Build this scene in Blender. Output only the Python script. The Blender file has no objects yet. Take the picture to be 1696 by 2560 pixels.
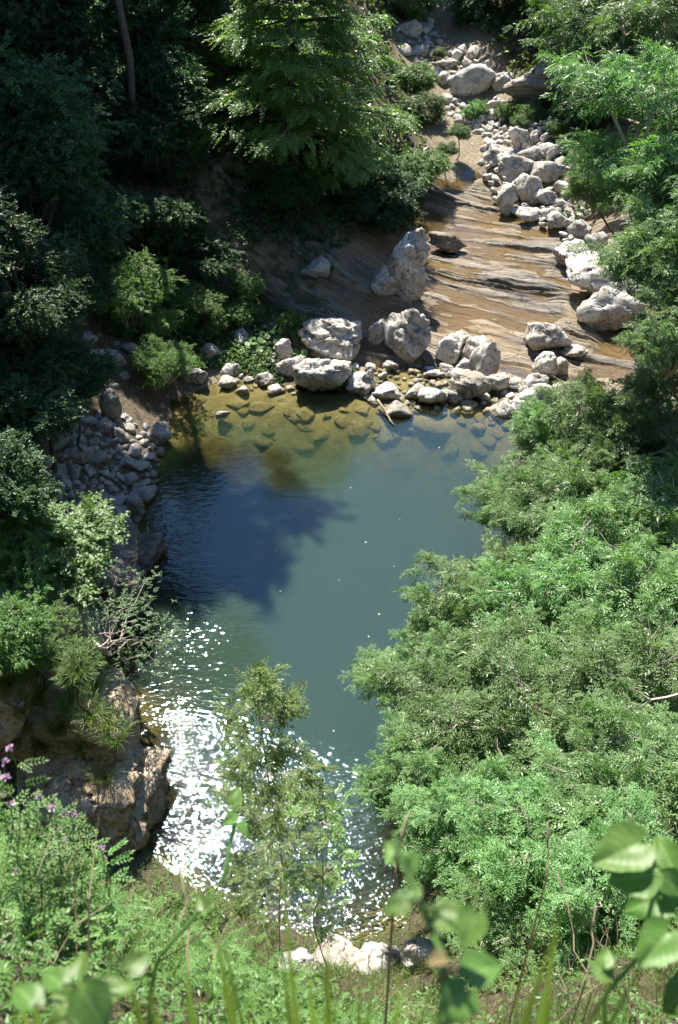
import bpy, math
import numpy as np

# ------------------------------------------------------------------ camera, sky, sun, exposure
scene = bpy.context.scene
COL = scene.collection
CAM_H, PITCH, FPX = 18.0, math.radians(40.0), 2309.0
cam_d = bpy.data.cameras.new("camera")
cam = bpy.data.objects.new("camera", cam_d)
COL.objects.link(cam)
cam.location = (0, 0, CAM_H)
cam.rotation_euler = (math.radians(90) - PITCH, 0, 0)
cam_d.sensor_fit = 'VERTICAL'
cam_d.sensor_height = 23.5
cam_d.lens = 23.5 * FPX / 2560.0
cam_d.clip_start, cam_d.clip_end = 0.05, 600
cam_d.dof.use_dof = True
cam_d.dof.focus_distance = 26.0
cam_d.dof.aperture_fstop = 3.4
scene.camera = cam

SUN_EL, SUN_AZ = math.radians(57.0), math.radians(-15.0)      # azimuth from +Y towards +X
world = bpy.data.worlds.new("World")
scene.world = world
world.use_nodes = True
wn = world.node_tree
sky = wn.nodes.new("ShaderNodeTexSky")
sky.sky_type = 'NISHITA'
sky.sun_disc = False
sky.sun_elevation = SUN_EL
sky.sun_rotation = SUN_AZ
sky.altitude = 300
sky.air_density, sky.dust_density, sky.ozone_density = 1.15, 0.0, 3.8
wn.links.new(sky.outputs[0], wn.nodes["Background"].inputs[0])
wn.nodes["Background"].inputs[1].default_value = 0.09
sun_d = bpy.data.lights.new("sun", 'SUN')
sun_d.energy = 5.0
sun_d.angle = math.radians(0.53)
sun_d.color = (1.0, 0.94, 0.83)
sun = bpy.data.objects.new("sun", sun_d)
COL.objects.link(sun)
sun.rotation_euler = (math.pi / 2 - SUN_EL, 0, math.pi - SUN_AZ)
sun.location = (-20, 60, 80)
scene.view_settings.view_transform = 'Standard'
scene.view_settings.look = 'None'
scene.view_settings.gamma = 1.0
scene.view_settings.exposure = 1.38
scene.cycles.max_bounces = 5
scene.cycles.diffuse_bounces = 2
scene.cycles.glossy_bounces = 2
scene.cycles.transmission_bounces = 4
scene.cycles.transparent_max_bounces = 6
scene.cycles.caustics_reflective = False
scene.cycles.caustics_refractive = False
scene.cycles.sample_clamp_indirect = 4.0
scene.cycles.use_denoising = True
scene.cycles.use_adaptive_sampling = True
scene.cycles.adaptive_threshold = 0.03
scene.render.film_transparent = False

# ------------------------------------------------------------------ maths helpers
def pix_dir(px, py):
    u = (px - 848) / FPX; v = (1280 - py) / FPX
    d = np.array([u, math.cos(PITCH) + v * math.sin(PITCH), -math.sin(PITCH) + v * math.cos(PITCH)])
    return d / np.linalg.norm(d)

def at(px, py, dist):
    return np.array([0, 0, CAM_H]) + pix_dir(px, py) * dist

def on_z(px, py, z):
    d = pix_dir(px, py)
    return np.array([0, 0, CAM_H]) + d * ((z - CAM_H) / d[2])

def _hash(ix, iy, iz, seed):
    h = (ix.astype(np.int64) * 374761393 + iy.astype(np.int64) * 668265263 + iz.astype(np.int64) * 2147483647 + seed * 974634777) & 0xFFFFFFFF
    h = ((h ^ (h >> 13)) * 1274126177) & 0xFFFFFFFF
    h = h ^ (h >> 16)
    return (h & 0xFFFFFF) / float(0xFFFFFF)

def vnoise(p, seed=0):
    p = np.asarray(p, float)
    i = np.floor(p).astype(np.int64); f = p - i
    f = f * f * (3 - 2 * f)
    r = 0
    for dx in (0, 1):
        wx = f[:, 0] if dx else 1 - f[:, 0]
        for dy in (0, 1):
            wy = f[:, 1] if dy else 1 - f[:, 1]
            for dz in (0, 1):
                wz = f[:, 2] if dz else 1 - f[:, 2]
                r = r + wx * wy * wz * _hash(i[:, 0] + dx, i[:, 1] + dy, i[:, 2] + dz, seed)
    return r * 2 - 1

def fbm(p, octv=4, seed=0, gain=0.5):
    s, a, q = 0, 1.0, np.array(p, float)
    for k in range(octv):
        s = s + a * vnoise(q, seed + k * 17)
        q = q * 2.03 + 11.7; a *= gain
    return s

def sstep(a, b, x):
    t = np.clip((x - a) / (b - a), 0, 1)
    return t * t * (3 - 2 * t)

def norm(v):
    return v / np.maximum(np.linalg.norm(v, axis=-1, keepdims=True), 1e-9)

# ------------------------------------------------------------------ mesh / object helpers
def mesh_from(name, V, F, mat=None, attrs=None, smooth=False):
    """V (n,3), F (m,3) or (m,4) int array; attrs: {name: per-vertex float array}"""
    V = np.asarray(V, np.float32); F = np.asarray(F, np.int32)
    k = F.shape[1]
    me = bpy.data.meshes.new(name)
    me.vertices.add(len(V)); me.vertices.foreach_set("co", V.ravel())
    me.loops.add(F.size); me.loops.foreach_set("vertex_index", F.ravel())
    me.polygons.add(len(F))
    me.polygons.foreach_set("loop_start", np.arange(0, F.size, k, dtype=np.int32))
    if smooth:
        me.polygons.foreach_set("use_smooth", np.ones(len(F), bool))
    else:
        me.polygons.foreach_set("use_smooth", np.zeros(len(F), bool))
    me.update(calc_edges=True)
    for an, av in (attrs or {}).items():
        a = me.attributes.new(an, 'FLOAT', 'POINT')
        a.data.foreach_set("value", np.asarray(av, np.float32))
    if mat: me.materials.append(mat)
    return me

def obj(name, me, parent=None, loc=None, rot=None, scale=None, label=None, cat=None, group=None, kind=None):
    o = bpy.data.objects.new(name, me)
    COL.objects.link(o)
    if parent: o.parent = parent
    if loc is not None: o.location = [float(c) for c in loc]
    if rot is not None: o.rotation_euler = rot
    if scale is not None: o.scale = scale if hasattr(scale, '__len__') else (scale,) * 3
    if label: o["label"] = label
    if cat: o["category"] = cat
    if group: o["group"] = group
    if kind: o["kind"] = kind
    return o

def thing(name, loc, label, cat, group=None, rotz=0, scale=1):
    return obj(name, None, None, loc, (0, 0, rotz), scale, label, cat, group)

class MB:
    """collects pieces into one mesh (triangles)"""
    def __init__(s): s.V, s.F, s.A, s.n = [], [], [], 0
    def add(s, V, F, a=None):
        V = np.asarray(V, float); F = np.asarray(F, int)
        s.V.append(V); s.F.append(F + s.n); s.n += len(V)
        s.A.append(np.full(len(V), 0.5) if a is None else np.broadcast_to(a, (len(V),)))
    def mesh(s, name, mat, smooth=False):
        return mesh_from(name, np.vstack(s.V), np.vstack(s.F), mat, {"lv": np.concatenate(s.A)}, smooth)

def tube(mb, pts, radii, sides=6, a=0.5):
    pts = np.asarray(pts, float); n = len(pts)
    radii = np.broadcast_to(np.asarray(radii, float), (n,))
    t = norm(np.gradient(pts, axis=0))
    ref = np.array([0.31, 0.17, 0.93]) if abs(t[:, 2]).mean() < 0.8 else np.array([0.9, 0.3, 0.1])
    b = norm(np.cross(t, ref)); c = np.cross(t, b)
    ang = np.arange(sides) * 2 * math.pi / sides
    V = pts[:, None, :] + radii[:, None, None] * (np.cos(ang)[None, :, None] * b[:, None, :] + np.sin(ang)[None, :, None] * c[:, None, :])
    F = []
    for i in range(n - 1):
        for j in range(sides):
            q = [i * sides + j, i * sides + (j + 1) % sides, (i + 1) * sides + (j + 1) % sides, (i + 1) * sides + j]
            F += [[q[0], q[1], q[2]], [q[0], q[2], q[3]]]
    V = V.reshape(-1, 3)
    V = np.vstack([V, pts[:1], pts[-1:]])
    for j in range(sides):
        F.append([n * sides, (j + 1) % sides, j])
        F.append([n * sides + 1, (n - 1) * sides + j, (n - 1) * sides + (j + 1) % sides])
    mb.add(V, F, a)

def wander(rng, p0, p1, n=6, amp=0.1, sag=0.0):
    p0, p1 = np.asarray(p0, float), np.asarray(p1, float)
    t = np.linspace(0, 1, n)[:, None]
    L = np.linalg.norm(p1 - p0)
    w = rng.normal(0, 1, (n, 3)) * amp * L * np.sin(np.pi * t)
    P = p0 * (1 - t) + p1 * t + w
    P[:, 2] += sag * L * np.sin(np.pi * t[:, 0])
    return P

def stamp(mb, tv, tf, O, T, N, S, a=None):
    """copies of a template (x along T, z along N) at origins O with scales S"""
    T = norm(T); B = norm(np.cross(N, T)); N = np.cross(T, B)
    S = np.broadcast_to(np.asarray(S, float), (len(O),))
    W = (O[:, None, :] + S[:, None, None] * (tv[None, :, 0:1] * T[:, None, :] + tv[None, :, 1:2] * B[:, None, :] + tv[None, :, 2:3] * N[:, None, :]))
    F = (tf[None] + (np.arange(len(O)) * len(tv))[:, None, None]).reshape(-1, 3)
    if a is not None: a = np.repeat(a, len(tv))
    mb.add(W.reshape(-1, 3), F, a)

# ------------------------------------------------------------------ materials
def new_mat(name):
    m = bpy.data.materials.new(name); m.use_nodes = True
    nt = m.node_tree
    for n in list(nt.nodes): nt.nodes.remove(n)
    out = nt.nodes.new("ShaderNodeOutputMaterial")
    return m, nt, out

def N_(nt, typ, **kw):
    n = nt.nodes.new(typ)
    for k, v in kw.items():
        if k.startswith("i_"):
            n.inputs[k[2:].replace("_", " ")].default_value = v
        else: setattr(n, k, v)
    return n

def ramp(nt, fac, stops):
    r = nt.nodes.new("ShaderNodeValToRGB")
    el = r.color_ramp.elements
    while len(el) > 1: el.remove(el[0])
    el[0].position, el[0].color = stops[0][0], (*stops[0][1], 1)
    for p, c in stops[1:]:
        e = el.new(p); e.color = (*c, 1)
    nt.links.new(fac, r.inputs[0])
    return r.outputs[0]

def g3(v): return (v, v, v)

def noise(nt, vec, scale, detail=4, rough=0.55, dist=0.0):
    n = N_(nt, "ShaderNodeTexNoise"); n.inputs["Scale"].default_value = scale
    n.inputs["Detail"].default_value = detail; n.inputs["Roughness"].default_value = rough
    n.inputs["Distortion"].default_value = dist
    if vec is not None: nt.links.new(vec, n.inputs["Vector"])
    return n.outputs["Fac"]

def mix(nt, fac, a, b, mode='MIX'):
    m = N_(nt, "ShaderNodeMix", data_type='RGBA', blend_type=mode)
    for sock, v in ((m.inputs[0], fac), (m.inputs[6], a), (m.inputs[7], b)):
        if hasattr(v, "is_linked"): nt.links.new(v, sock)
        elif isinstance(v, (int, float)): sock.default_value = v
        else: sock.default_value = (*v, 1)
    return m.outputs[2]

def math_(nt, op, a, b=None, clamp=False):
    m = N_(nt, "ShaderNodeMath", operation=op, use_clamp=clamp)
    for s, v in ((m.inputs[0], a), (m.inputs[1], b)):
        if v is None: continue
        if hasattr(v, "is_linked"): nt.links.new(v, s)
        else: s.default_value = v
    return m.outputs[0]

def leaf_mat(name, dark, light, trans, tfac=0.35, rough=0.42, spec=0.5):
    m, nt, out = new_mat(name)
    at_ = N_(nt, "ShaderNodeAttribute", attribute_name="lv")
    oi = N_(nt, "ShaderNodeObjectInfo")
    c = ramp(nt, at_.outputs["Fac"], [(0.0, dark), (1.0, light)])
    hv = N_(nt, "ShaderNodeHueSaturation")
    nt.links.new(c, hv.inputs["Color"])
    nt.links.new(math_(nt, 'ADD', math_(nt, 'MULTIPLY', oi.outputs["Random"], 0.03), 0.474), hv.inputs["Hue"])
    nt.links.new(math_(nt, 'ADD', math_(nt, 'MULTIPLY', oi.outputs["Random"], 0.5), 0.75), hv.inputs["Value"])
    p = N_(nt, "ShaderNodeBsdfPrincipled")
    p.inputs["Roughness"].default_value = rough
    p.inputs["Specular IOR Level"].default_value = spec
    nt.links.new(hv.outputs[0], p.inputs["Base Color"])
    t = N_(nt, "ShaderNodeBsdfTranslucent")
    tc = mix(nt, 1.0, hv.outputs[0], trans, 'MULTIPLY')
    nt.links.new(tc, t.inputs["Color"])
    mx = N_(nt, "ShaderNodeMixShader"); mx.inputs[0].default_value = tfac
    nt.links.new(p.outputs[0], mx.inputs[1]); nt.links.new(t.outputs[0], mx.inputs[2])
    nt.links.new(mx.outputs[0], out.inputs[0])
    return m

def bark_mat(name, c1, c2, scale=8):
    m, nt, out = new_mat(name)
    tc = N_(nt, "ShaderNodeTexCoord")
    f = noise(nt, tc.outputs["Object"], scale, 5, 0.65)
    c = ramp(nt, f, [(0.3, c1), (0.7, c2)])
    p = N_(nt, "ShaderNodeBsdfPrincipled"); p.inputs["Roughness"].default_value = 0.85
    nt.links.new(c, p.inputs["Base Color"])
    b = N_(nt, "ShaderNodeBump"); b.inputs["Strength"].default_value = 0.5; b.inputs["Distance"].default_value = 0.02
    nt.links.new(f, b.inputs["Height"]); nt.links.new(b.outputs[0], p.inputs["Normal"])
    nt.links.new(p.outputs[0], out.inputs[0])
    return m

def rock_mat(name, c_lo, c_hi, spots=0.5, tint=(0.30, 0.24, 0.17), moss=0.0, strata=0.0, wet_z=0.14, scale=1.0):
    m, nt, out = new_mat(name)
    geo = N_(nt, "ShaderNodeNewGeometry"); tc = N_(nt, "ShaderNodeTexCoord"); oi = N_(nt, "ShaderNodeObjectInfo")
    vadd = N_(nt, "ShaderNodeVectorMath", operation='ADD')
    nt.links.new(geo.outputs["Position"], vadd.inputs[0]); nt.links.new(oi.outputs["Location"], vadd.inputs[1])
    P = vadd.outputs[0]
    big = noise(nt, P, 1.3 * scale, 5, 0.6)
    fine = noise(nt, P, 9 * scale, 6, 0.7)
    c = ramp(nt, big, [(0.3, c_lo), (0.62, c_hi)])
    c = mix(nt, ramp(nt, noise(nt, P, 2.2 * scale, 3, 0.5), [(0.42, g3(0)), (0.72, g3(0.7))]), c, tint)
    c = mix(nt, math_(nt, 'MULTIPLY', oi.outputs["Random"], 0.4), c, tuple(x * f for x, f in zip(c_lo, (.62, .55, .47))))
    sp = ramp(nt, fine, [(0.52, g3(0)), (0.66, g3(spots))])
    c = mix(nt, sp, c, (0.045, 0.042, 0.04))
    # cracks
    cn = noise(nt, P, 1.1 * scale, 3, 0.5, 0.6)
    crack = ramp(nt, cn, [(0.485, g3(0)), (0.5, g3(1)), (0.515, g3(0))])
    c = mix(nt, math_(nt, 'MULTIPLY', crack, 0.55), c, (0.05, 0.045, 0.04))
    h = math_(nt, 'SUBTRACT', math_(nt, 'ADD', math_(nt, 'MULTIPLY', fine, 0.5), big), math_(nt, 'MULTIPLY', crack, 0.5))
    if strata:
        sx = N_(nt, "ShaderNodeSeparateXYZ"); nt.links.new(P, sx.inputs[0])
        wob = math_(nt, 'MULTIPLY', noise(nt, P, 0.8, 4, 0.6), 1.2)
        wvv = N_(nt, "ShaderNodeTexNoise", noise_dimensions='1D'); wvv.inputs["Scale"].default_value = 7.0 * strata; wvv.inputs["Detail"].default_value = 3
        nt.links.new(math_(nt, 'ADD', sx.outputs[2], math_(nt, 'MULTIPLY', wob, 0.25)), wvv.inputs["W"])
        h = math_(nt, 'ADD', h, math_(nt, 'MULTIPLY', wvv.outputs["Fac"], 1.2))
        c = mix(nt, ramp(nt, wvv.outputs["Fac"], [(0.3, g3(0.55)), (0.5, g3(0))]), c, (0.09, 0.075, 0.06))
    if moss:
        sx2 = N_(nt, "ShaderNodeSeparateXYZ"); nt.links.new(geo.outputs["Normal"], sx2.inputs[0])
        mm = math_(nt, 'MULTIPLY', ramp(nt, noise(nt, P, 1.8, 5, 0.7), [(0.48, g3(0)), (0.6, g3(1))]), math_(nt, 'MULTIPLY', sx2.outputs[2], moss, True), True)
        c = mix(nt, mm, c, (0.05, 0.06, 0.015))
    # damp algae band where the stone stands in water
    sz = N_(nt, "ShaderNodeSeparateXYZ"); nt.links.new(geo.outputs["Position"], sz.inputs[0])
    wet = ramp(nt, math_(nt, 'ADD', sz.outputs[2], math_(nt, 'MULTIPLY', big, 0.15)), [(0.0, g3(1)), (wet_z, g3(0.9)), (wet_z + 0.09, g3(0))])
    c = mix(nt, math_(nt, 'MULTIPLY', wet, 0.75), c, (0.17, 0.135, 0.05))
    p = N_(nt, "ShaderNodeBsdfPrincipled"); p.inputs["Roughness"].default_value = 0.85
    p.inputs["Specular IOR Level"].default_value = 0.3
    nt.links.new(c, p.inputs["Base Color"])
    b = N_(nt, "ShaderNodeBump"); b.inputs["Strength"].default_value = 0.9; b.inputs["Distance"].default_value = 0.07
    nt.links.new(h, b.inputs["Height"]); nt.links.new(b.outputs[0], p.inputs["Normal"])
    nt.links.new(p.outputs[0], out.inputs[0])
    return m

M_ASH = leaf_mat("ash_leaf", (0.058, 0.135, 0.043), (0.185, 0.318, 0.123), (1.4, 1.8, 0.5), 0.30, 0.42, 0.45)
M_YOUNG = leaf_mat("young_ash_leaf", (0.085, 0.17, 0.05), (0.20, 0.32, 0.11), (1.5, 1.7, 0.5), 0.33, 0.42, 0.4)
M_HORN = leaf_mat("hornbeam_leaf", (0.065, 0.15, 0.04), (0.17, 0.31, 0.09), (1.9, 2.3, 0.4), 0.42, 0.4, 0.5)
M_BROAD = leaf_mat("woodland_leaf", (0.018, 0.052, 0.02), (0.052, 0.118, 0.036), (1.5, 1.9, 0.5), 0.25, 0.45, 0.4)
M_SHRUB = leaf_mat("shrub_leaf", (0.035, 0.085, 0.022), (0.11, 0.20, 0.05), (1.7, 2.0, 0.5), 0.3, 0.42, 0.4)
M_MAPLE = leaf_mat("maple_leaf", (0.075, 0.16, 0.045), (0.14, 0.25, 0.085), (1.5, 1.7, 0.4), 0.3, 0.42, 0.5)
M_WILLOW = leaf_mat("silvery_leaf", (0.10, 0.17, 0.09), (0.19, 0.28, 0.15), (1.2, 1.4, 0.5), 0.28, 0.45, 0.4)
M_GRASS = leaf_mat("grass_blade", (0.06, 0.125, 0.03), (0.19, 0.27, 0.08), (1.5, 1.7, 0.5), 0.35, 0.5, 0.35)
M_DRY = leaf_mat("dry_grass", (0.26, 0.22, 0.13), (0.46, 0.40, 0.26), (1.2, 1.1, 0.8), 0.3, 0.6, 0.2)
M_HERB = leaf_mat("herb_leaf", (0.055, 0.14, 0.034), (0.155, 0.29, 0.085), (1.5, 1.8, 0.5), 0.33, 0.45, 0.4)
M_BIG = leaf_mat("broad_vine_leaf", (0.07, 0.19, 0.03), (0.12, 0.27, 0.05), (1.7, 2.0, 0.4), 0.4, 0.33, 0.5)
M_PINK = leaf_mat("pink_petal", (0.46, 0.28, 0.42), (0.70, 0.52, 0.66), (1.1, 1.0, 1.1), 0.35, 0.6, 0.2)
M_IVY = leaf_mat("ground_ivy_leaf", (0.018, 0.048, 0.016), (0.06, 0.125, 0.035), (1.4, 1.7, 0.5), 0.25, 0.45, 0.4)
M_BARK = bark_mat("dark_bark", (0.05, 0.04, 0.03), (0.13, 0.11, 0.09))
M_TWIG = bark_mat("pale_twig", (0.27, 0.225, 0.18), (0.46, 0.40, 0.34))
M_DEAD = bark_mat("dead_wood", (0.16, 0.12, 0.09), (0.33, 0.27, 0.21))
M_LIME = rock_mat("limestone", (0.42, 0.40, 0.37), (0.70, 0.68, 0.64), 0.55)
M_LIME2 = rock_mat("weathered_limestone", (0.40, 0.385, 0.365), (0.68, 0.66, 0.63), 0.7)
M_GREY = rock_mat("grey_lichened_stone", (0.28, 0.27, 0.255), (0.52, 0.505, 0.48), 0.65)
M_LAYER = rock_mat("bedded_limestone", (0.30, 0.28, 0.25), (0.56, 0.53, 0.49), 0.5, strata=1.2)
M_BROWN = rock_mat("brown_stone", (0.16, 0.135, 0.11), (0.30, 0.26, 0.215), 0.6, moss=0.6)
M_SUNK = rock_mat("silted_stone", (0.36, 0.32, 0.17), (0.56, 0.51, 0.29), 0.15, tint=(0.35, 0.29, 0.10), wet_z=0.02)
M_CLIFF = rock_mat("tufa_cliff", (0.34, 0.27, 0.19), (0.62, 0.53, 0.42), 0.8, tint=(0.34, 0.23, 0.12), scale=1.4)

# ------------------------------------------------------------------ terrain height field
POOL = np.array([on_z(*p, 0)[:2] for p in [(430, 1000), (420, 1060), (390, 1150), (370, 1250), (340, 1330), (350, 1420), (320, 1500), (220, 1620), (290, 1750),
        (350, 1850), (340, 2000), (450, 2200), (780, 2365), (1000, 2345), (1080, 2200), (1180, 1900), (1290, 1600), (1370, 1350), (1400, 1150), (1395, 1060),
        (1250, 1010), (1000, 1010), (860, 1005), (700, 990), (560, 950)]])
CP = [(p[0], p[1], 0.02) for p in POOL]
CP += [(-1, 26.2, -.45), (-3.6, 27, -.4), (3, 26, -.55), (5, 25.5, -.5), (-4, 24, -1.2), (0, 24, -1.3), (4, 23.4, -1.4), (-3.5, 20, -2.2), (0, 20, -2.8), (3, 20, -2.6), (-3, 16, -2.6),
       (0, 16, -3), (2.5, 15, -2.3), (-2.5, 12, -2.2), (0, 12, -2.4), (-1, 10, -1.3), (.6, 9.5, -.6), (-4.8, 14.6, -.25),
       # bedrock and stream
       (-4.5, 30.2, .22), (-2, 29.6, .1), (-1.5, 28.6, -.06), (0, 29.3, -.02), (1.2, 28.6, -.08), (3, 28.8, -.04), (4.5, 28.4, -.06), (6, 29.2, .04), (9, 28.3, .1), (12, 27, .3), (14, 30, .5), (2.5, 31.5, .35), (6, 31.5, .3), (10, 32, .4),
       (-3, 34.2, 1.5), (-1, 33, .9), (2.2, 34.7, 1.0), (5, 35, .75), (10.7, 35, .7), (14, 35, 1.2), (3.2, 38, 1.1), (7, 39, 1.0), (11, 40, 1.4), (4, 41.5, 1.15), (7, 44, 1.6), (10.5, 44, 1.9),
       (6, 49, 2.3), (9, 50, 2.6), (4.5, 54, 3.0), (7.5, 54.5, 3.1), (5, 60.5, 4.9), (6.5, 62, 5.4), (5, 70, 7.5), (5, 85, 12), (5, 115, 22),
       # right bank
       (17, 34, 4), (22, 36, 9), (14, 42, 4), (18, 46, 9), (30, 40, 18), (12.5, 51, 5), (20, 55, 13), (30, 60, 22), (8.6, 25.2, .7), (10.5, 22.5, 2.6), (7.4, 21, .9), (8, 17, 2.2), (6, 14, 1.7),
       (4.4, 11.6, 1.6), (3.4, 9.2, 2.0), (3, 7, 3.6), (5, 5.5, 7.5), (9, 10, 7), (12, 14, 9), (12, 20, 6.5), (16, 24, 8), (14, 8, 13), (20, 16, 15), (25, 25, 16), (20, 5, 18), (9, 2, 15.8),
       (12, 62, 9), (18, 75, 20), (30, 85, 28), (42, 30, 26), (42, 0, 26), (45, 110, 42), (48, 70, 34),
       # near slope under the camera
       (0, -6, 17), (12, -6, 18), (-12, -6, 19), (-.6, 0, 16.5), (.6, 0, 16.5), (2, .6, 15.7), (0.3, .8, 15.3), (.3, 1.5, 13.4), (.9, 2.4, 11.3), (-.3, 2.4, 11.2), (0, 4, 7.5), (1.6, 4.2, 7.6), (0, 6, 3.5), (1.4, 6.2, 3.3),
       (0, 7.7, .6), (-2, 8.2, 1.2), (3.2, 3.4, 11.5), (2.2, 1.8, 13.9),
       (-1.2, 1.0, 15.7), (-.75, 1.3, 15.2), (-1.5, 1.75, 15.05), (-2.6, 2.2, 15.0), (-.55, 1.75, 14.3), (-1.2, 2.5, 12.4), (-2.4, 3.6, 11.5), (-3.4, 5.5, 7), (-2.6, 6, 4.6), (-4.4, 3, 14.4), (-5, 8, 2.6),
       # left bank
       (-6.4, 10.2, 1.0), (-5.4, 11.2, .9), (-7.8, 12.5, 2.8), (-6.4, 13.3, 2.0), (-7.5, 15, 3.2), (-7.6, 17.2, 2.6), (-6.9, 19, 1.2), (-7.2, 21.5, .9), (-8.6, 22.5, 2.2), (-7.4, 24.5, 1.0),
       (-9.4, 25, 2.8), (-7.2, 27, .9), (-9, 28.6, 2.2), (-6.6, 29.5, 1.0), (-8, 31, 2.0), (-6.2, 32, 1.7), (-11, 31, 4.2), (-9, 18, 5), (-10.5, 21, 5), (-12, 25.5, 6), (-16, 28, 12), (-11, 14, 9), (-10, 9, 7.5),
       (-10, 4, 14.5), (-15, 12, 15), (-20, 20, 19), (-25, 35, 27), (-12, 36, 8.5), (-8, 36, 4.8), (-5.2, 34.5, 2.6), (-4, 38, 5), (-1, 37, 3.4), (1.2, 37, 1.6), (-10, 45, 14), (-4, 44, 8), (0, 45, 4.5), (2.2, 43.5, 2.0),
       (1.5, 50, 5), (-8, 55, 19), (2, 58, 6), (-5, 72, 22), (-20, 50, 27), (-37, 40, 36), (-42, 10, 32), (-30, 0, 26), (-45, 100, 48), (-15, 95, 32), (-48, 65, 44)]
CP = np.array(CP, float)
_d = np.linalg.norm(CP[:, None, :2] - CP[None, :, :2], axis=2)
_W = np.linalg.solve(_d + np.eye(len(CP)) * -0.02, CP[:, 2])
GX0, GX1, GY0, GY1, GS = -50.0, 50.0, -6.0, 116.0, 0.42
gx = np.arange(GX0, GX1, GS); gy = np.arange(GY0, GY1, GS)
GXX, GYY = np.meshgrid(gx, gy)
_P = np.stack([GXX.ravel(), GYY.ravel()], 1)
TZ = np.zeros(len(_P))
for i in range(len(CP)):
    TZ += _W[i] * np.sqrt((_P[:, 0] - CP[i, 0]) ** 2 + (_P[:, 1] - CP[i, 1]) ** 2)
TZ = TZ.reshape(GXX.shape)
for _ in range(2):
    pad = np.pad(TZ, 1, mode='edge')
    TZ = (pad[:-2, 1:-1] + pad[2:, 1:-1] + pad[1:-1, :-2] + pad[1:-1, 2:] + 2 * TZ) / 6
def pool_sd(x, y):
    """signed distance to the pool outline (negative inside)"""
    x = np.atleast_1d(x); y = np.atleast_1d(y)
    best = np.full(x.shape, 1e9); inside = np.zeros(x.shape, bool)
    for i in range(len(POOL)):
        a, b = POOL[i], POOL[(i + 1) % len(POOL)]
        e = b - a; L2 = e @ e
        t = np.clip(((x - a[0]) * e[0] + (y - a[1]) * e[1]) / L2, 0, 1)
        best = np.minimum(best, np.hypot(x - a[0] - t * e[0], y - a[1] - t * e[1]))
        cond = (a[1] > y) != (b[1] > y)
        with np.errstate(divide='ignore', invalid='ignore'):
            xi = a[0] + (y - a[1]) * e[0] / e[1]
        inside ^= cond & (x < xi)
    return np.where(inside, -best, best)
_sd = pool_sd(_P[:, 0], _P[:, 1]).reshape(GXX.shape)
_rough = fbm(np.stack([_P[:, 0] * .55, _P[:, 1] * .55, np.zeros(len(_P))], 1), 4, 5).reshape(GXX.shape)
flat_zone = sstep(5, 1.5, np.abs(GXX - 6)) * sstep(24, 28, GYY)
TZ = TZ + _rough * (0.28 * sstep(0.2, 3, _sd) * (1 - 0.7 * flat_zone) * sstep(0.5, 5, np.hypot(GXX, GYY))) + 0.12 * _rough * sstep(0, -1.5, _sd)
TZ = np.where(_sd < 0, np.minimum(TZ, -0.03 + np.maximum(_sd, -1) * 0.1), TZ)
_far = (GYY > 26.5) & (GXX > -4.5) & (GXX < 9)
TZ = np.where((_sd > 0.3) & (TZ < 0.06) & ~_far, 0.06 + 0.02 * _rough, TZ)

def ground(x, y):
    fx = np.clip((np.asarray(x, float) - GX0) / GS, 0, len(gx) - 1.001); fy = np.clip((np.asarray(y, float) - GY0) / GS, 0, len(gy) - 1.001)
    i = fx.astype(int); j = fy.astype(int); u = fx - i; v = fy - j
    return (TZ[j, i] * (1 - u) + TZ[j, i + 1] * u) * (1 - v) + (TZ[j + 1, i] * (1 - u) + TZ[j + 1, i + 1] * u) * v

def ground_n(x, y, e=0.3):
    n = np.stack([-(ground(x + e, y) - ground(x - e, y)) / (2 * e), -(ground(x, y + e) - ground(x, y - e)) / (2 * e), np.ones_like(x)], 1)
    return norm(n)

def hit(px, py, z_off=0.0, start=4.0):
    d = pix_dir(px, py); o = np.array([0, 0, CAM_H])
    t = np.arange(start, 140, 0.03)
    P = o + d * t[:, None]
    below = P[:, 2] < ground(P[:, 0], P[:, 1]) + z_off
    k = int(np.argmax(below)) if below.any() else len(t) - 1
    return P[k], t[k]

def grid_faces(nx, ny):
    i = np.arange(nx * ny).reshape(ny, nx)
    return np.stack([i[:-1, :-1].ravel(), i[:-1, 1:].ravel(), i[1:, 1:].ravel(), i[1:, :-1].ravel()], 1)

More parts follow.
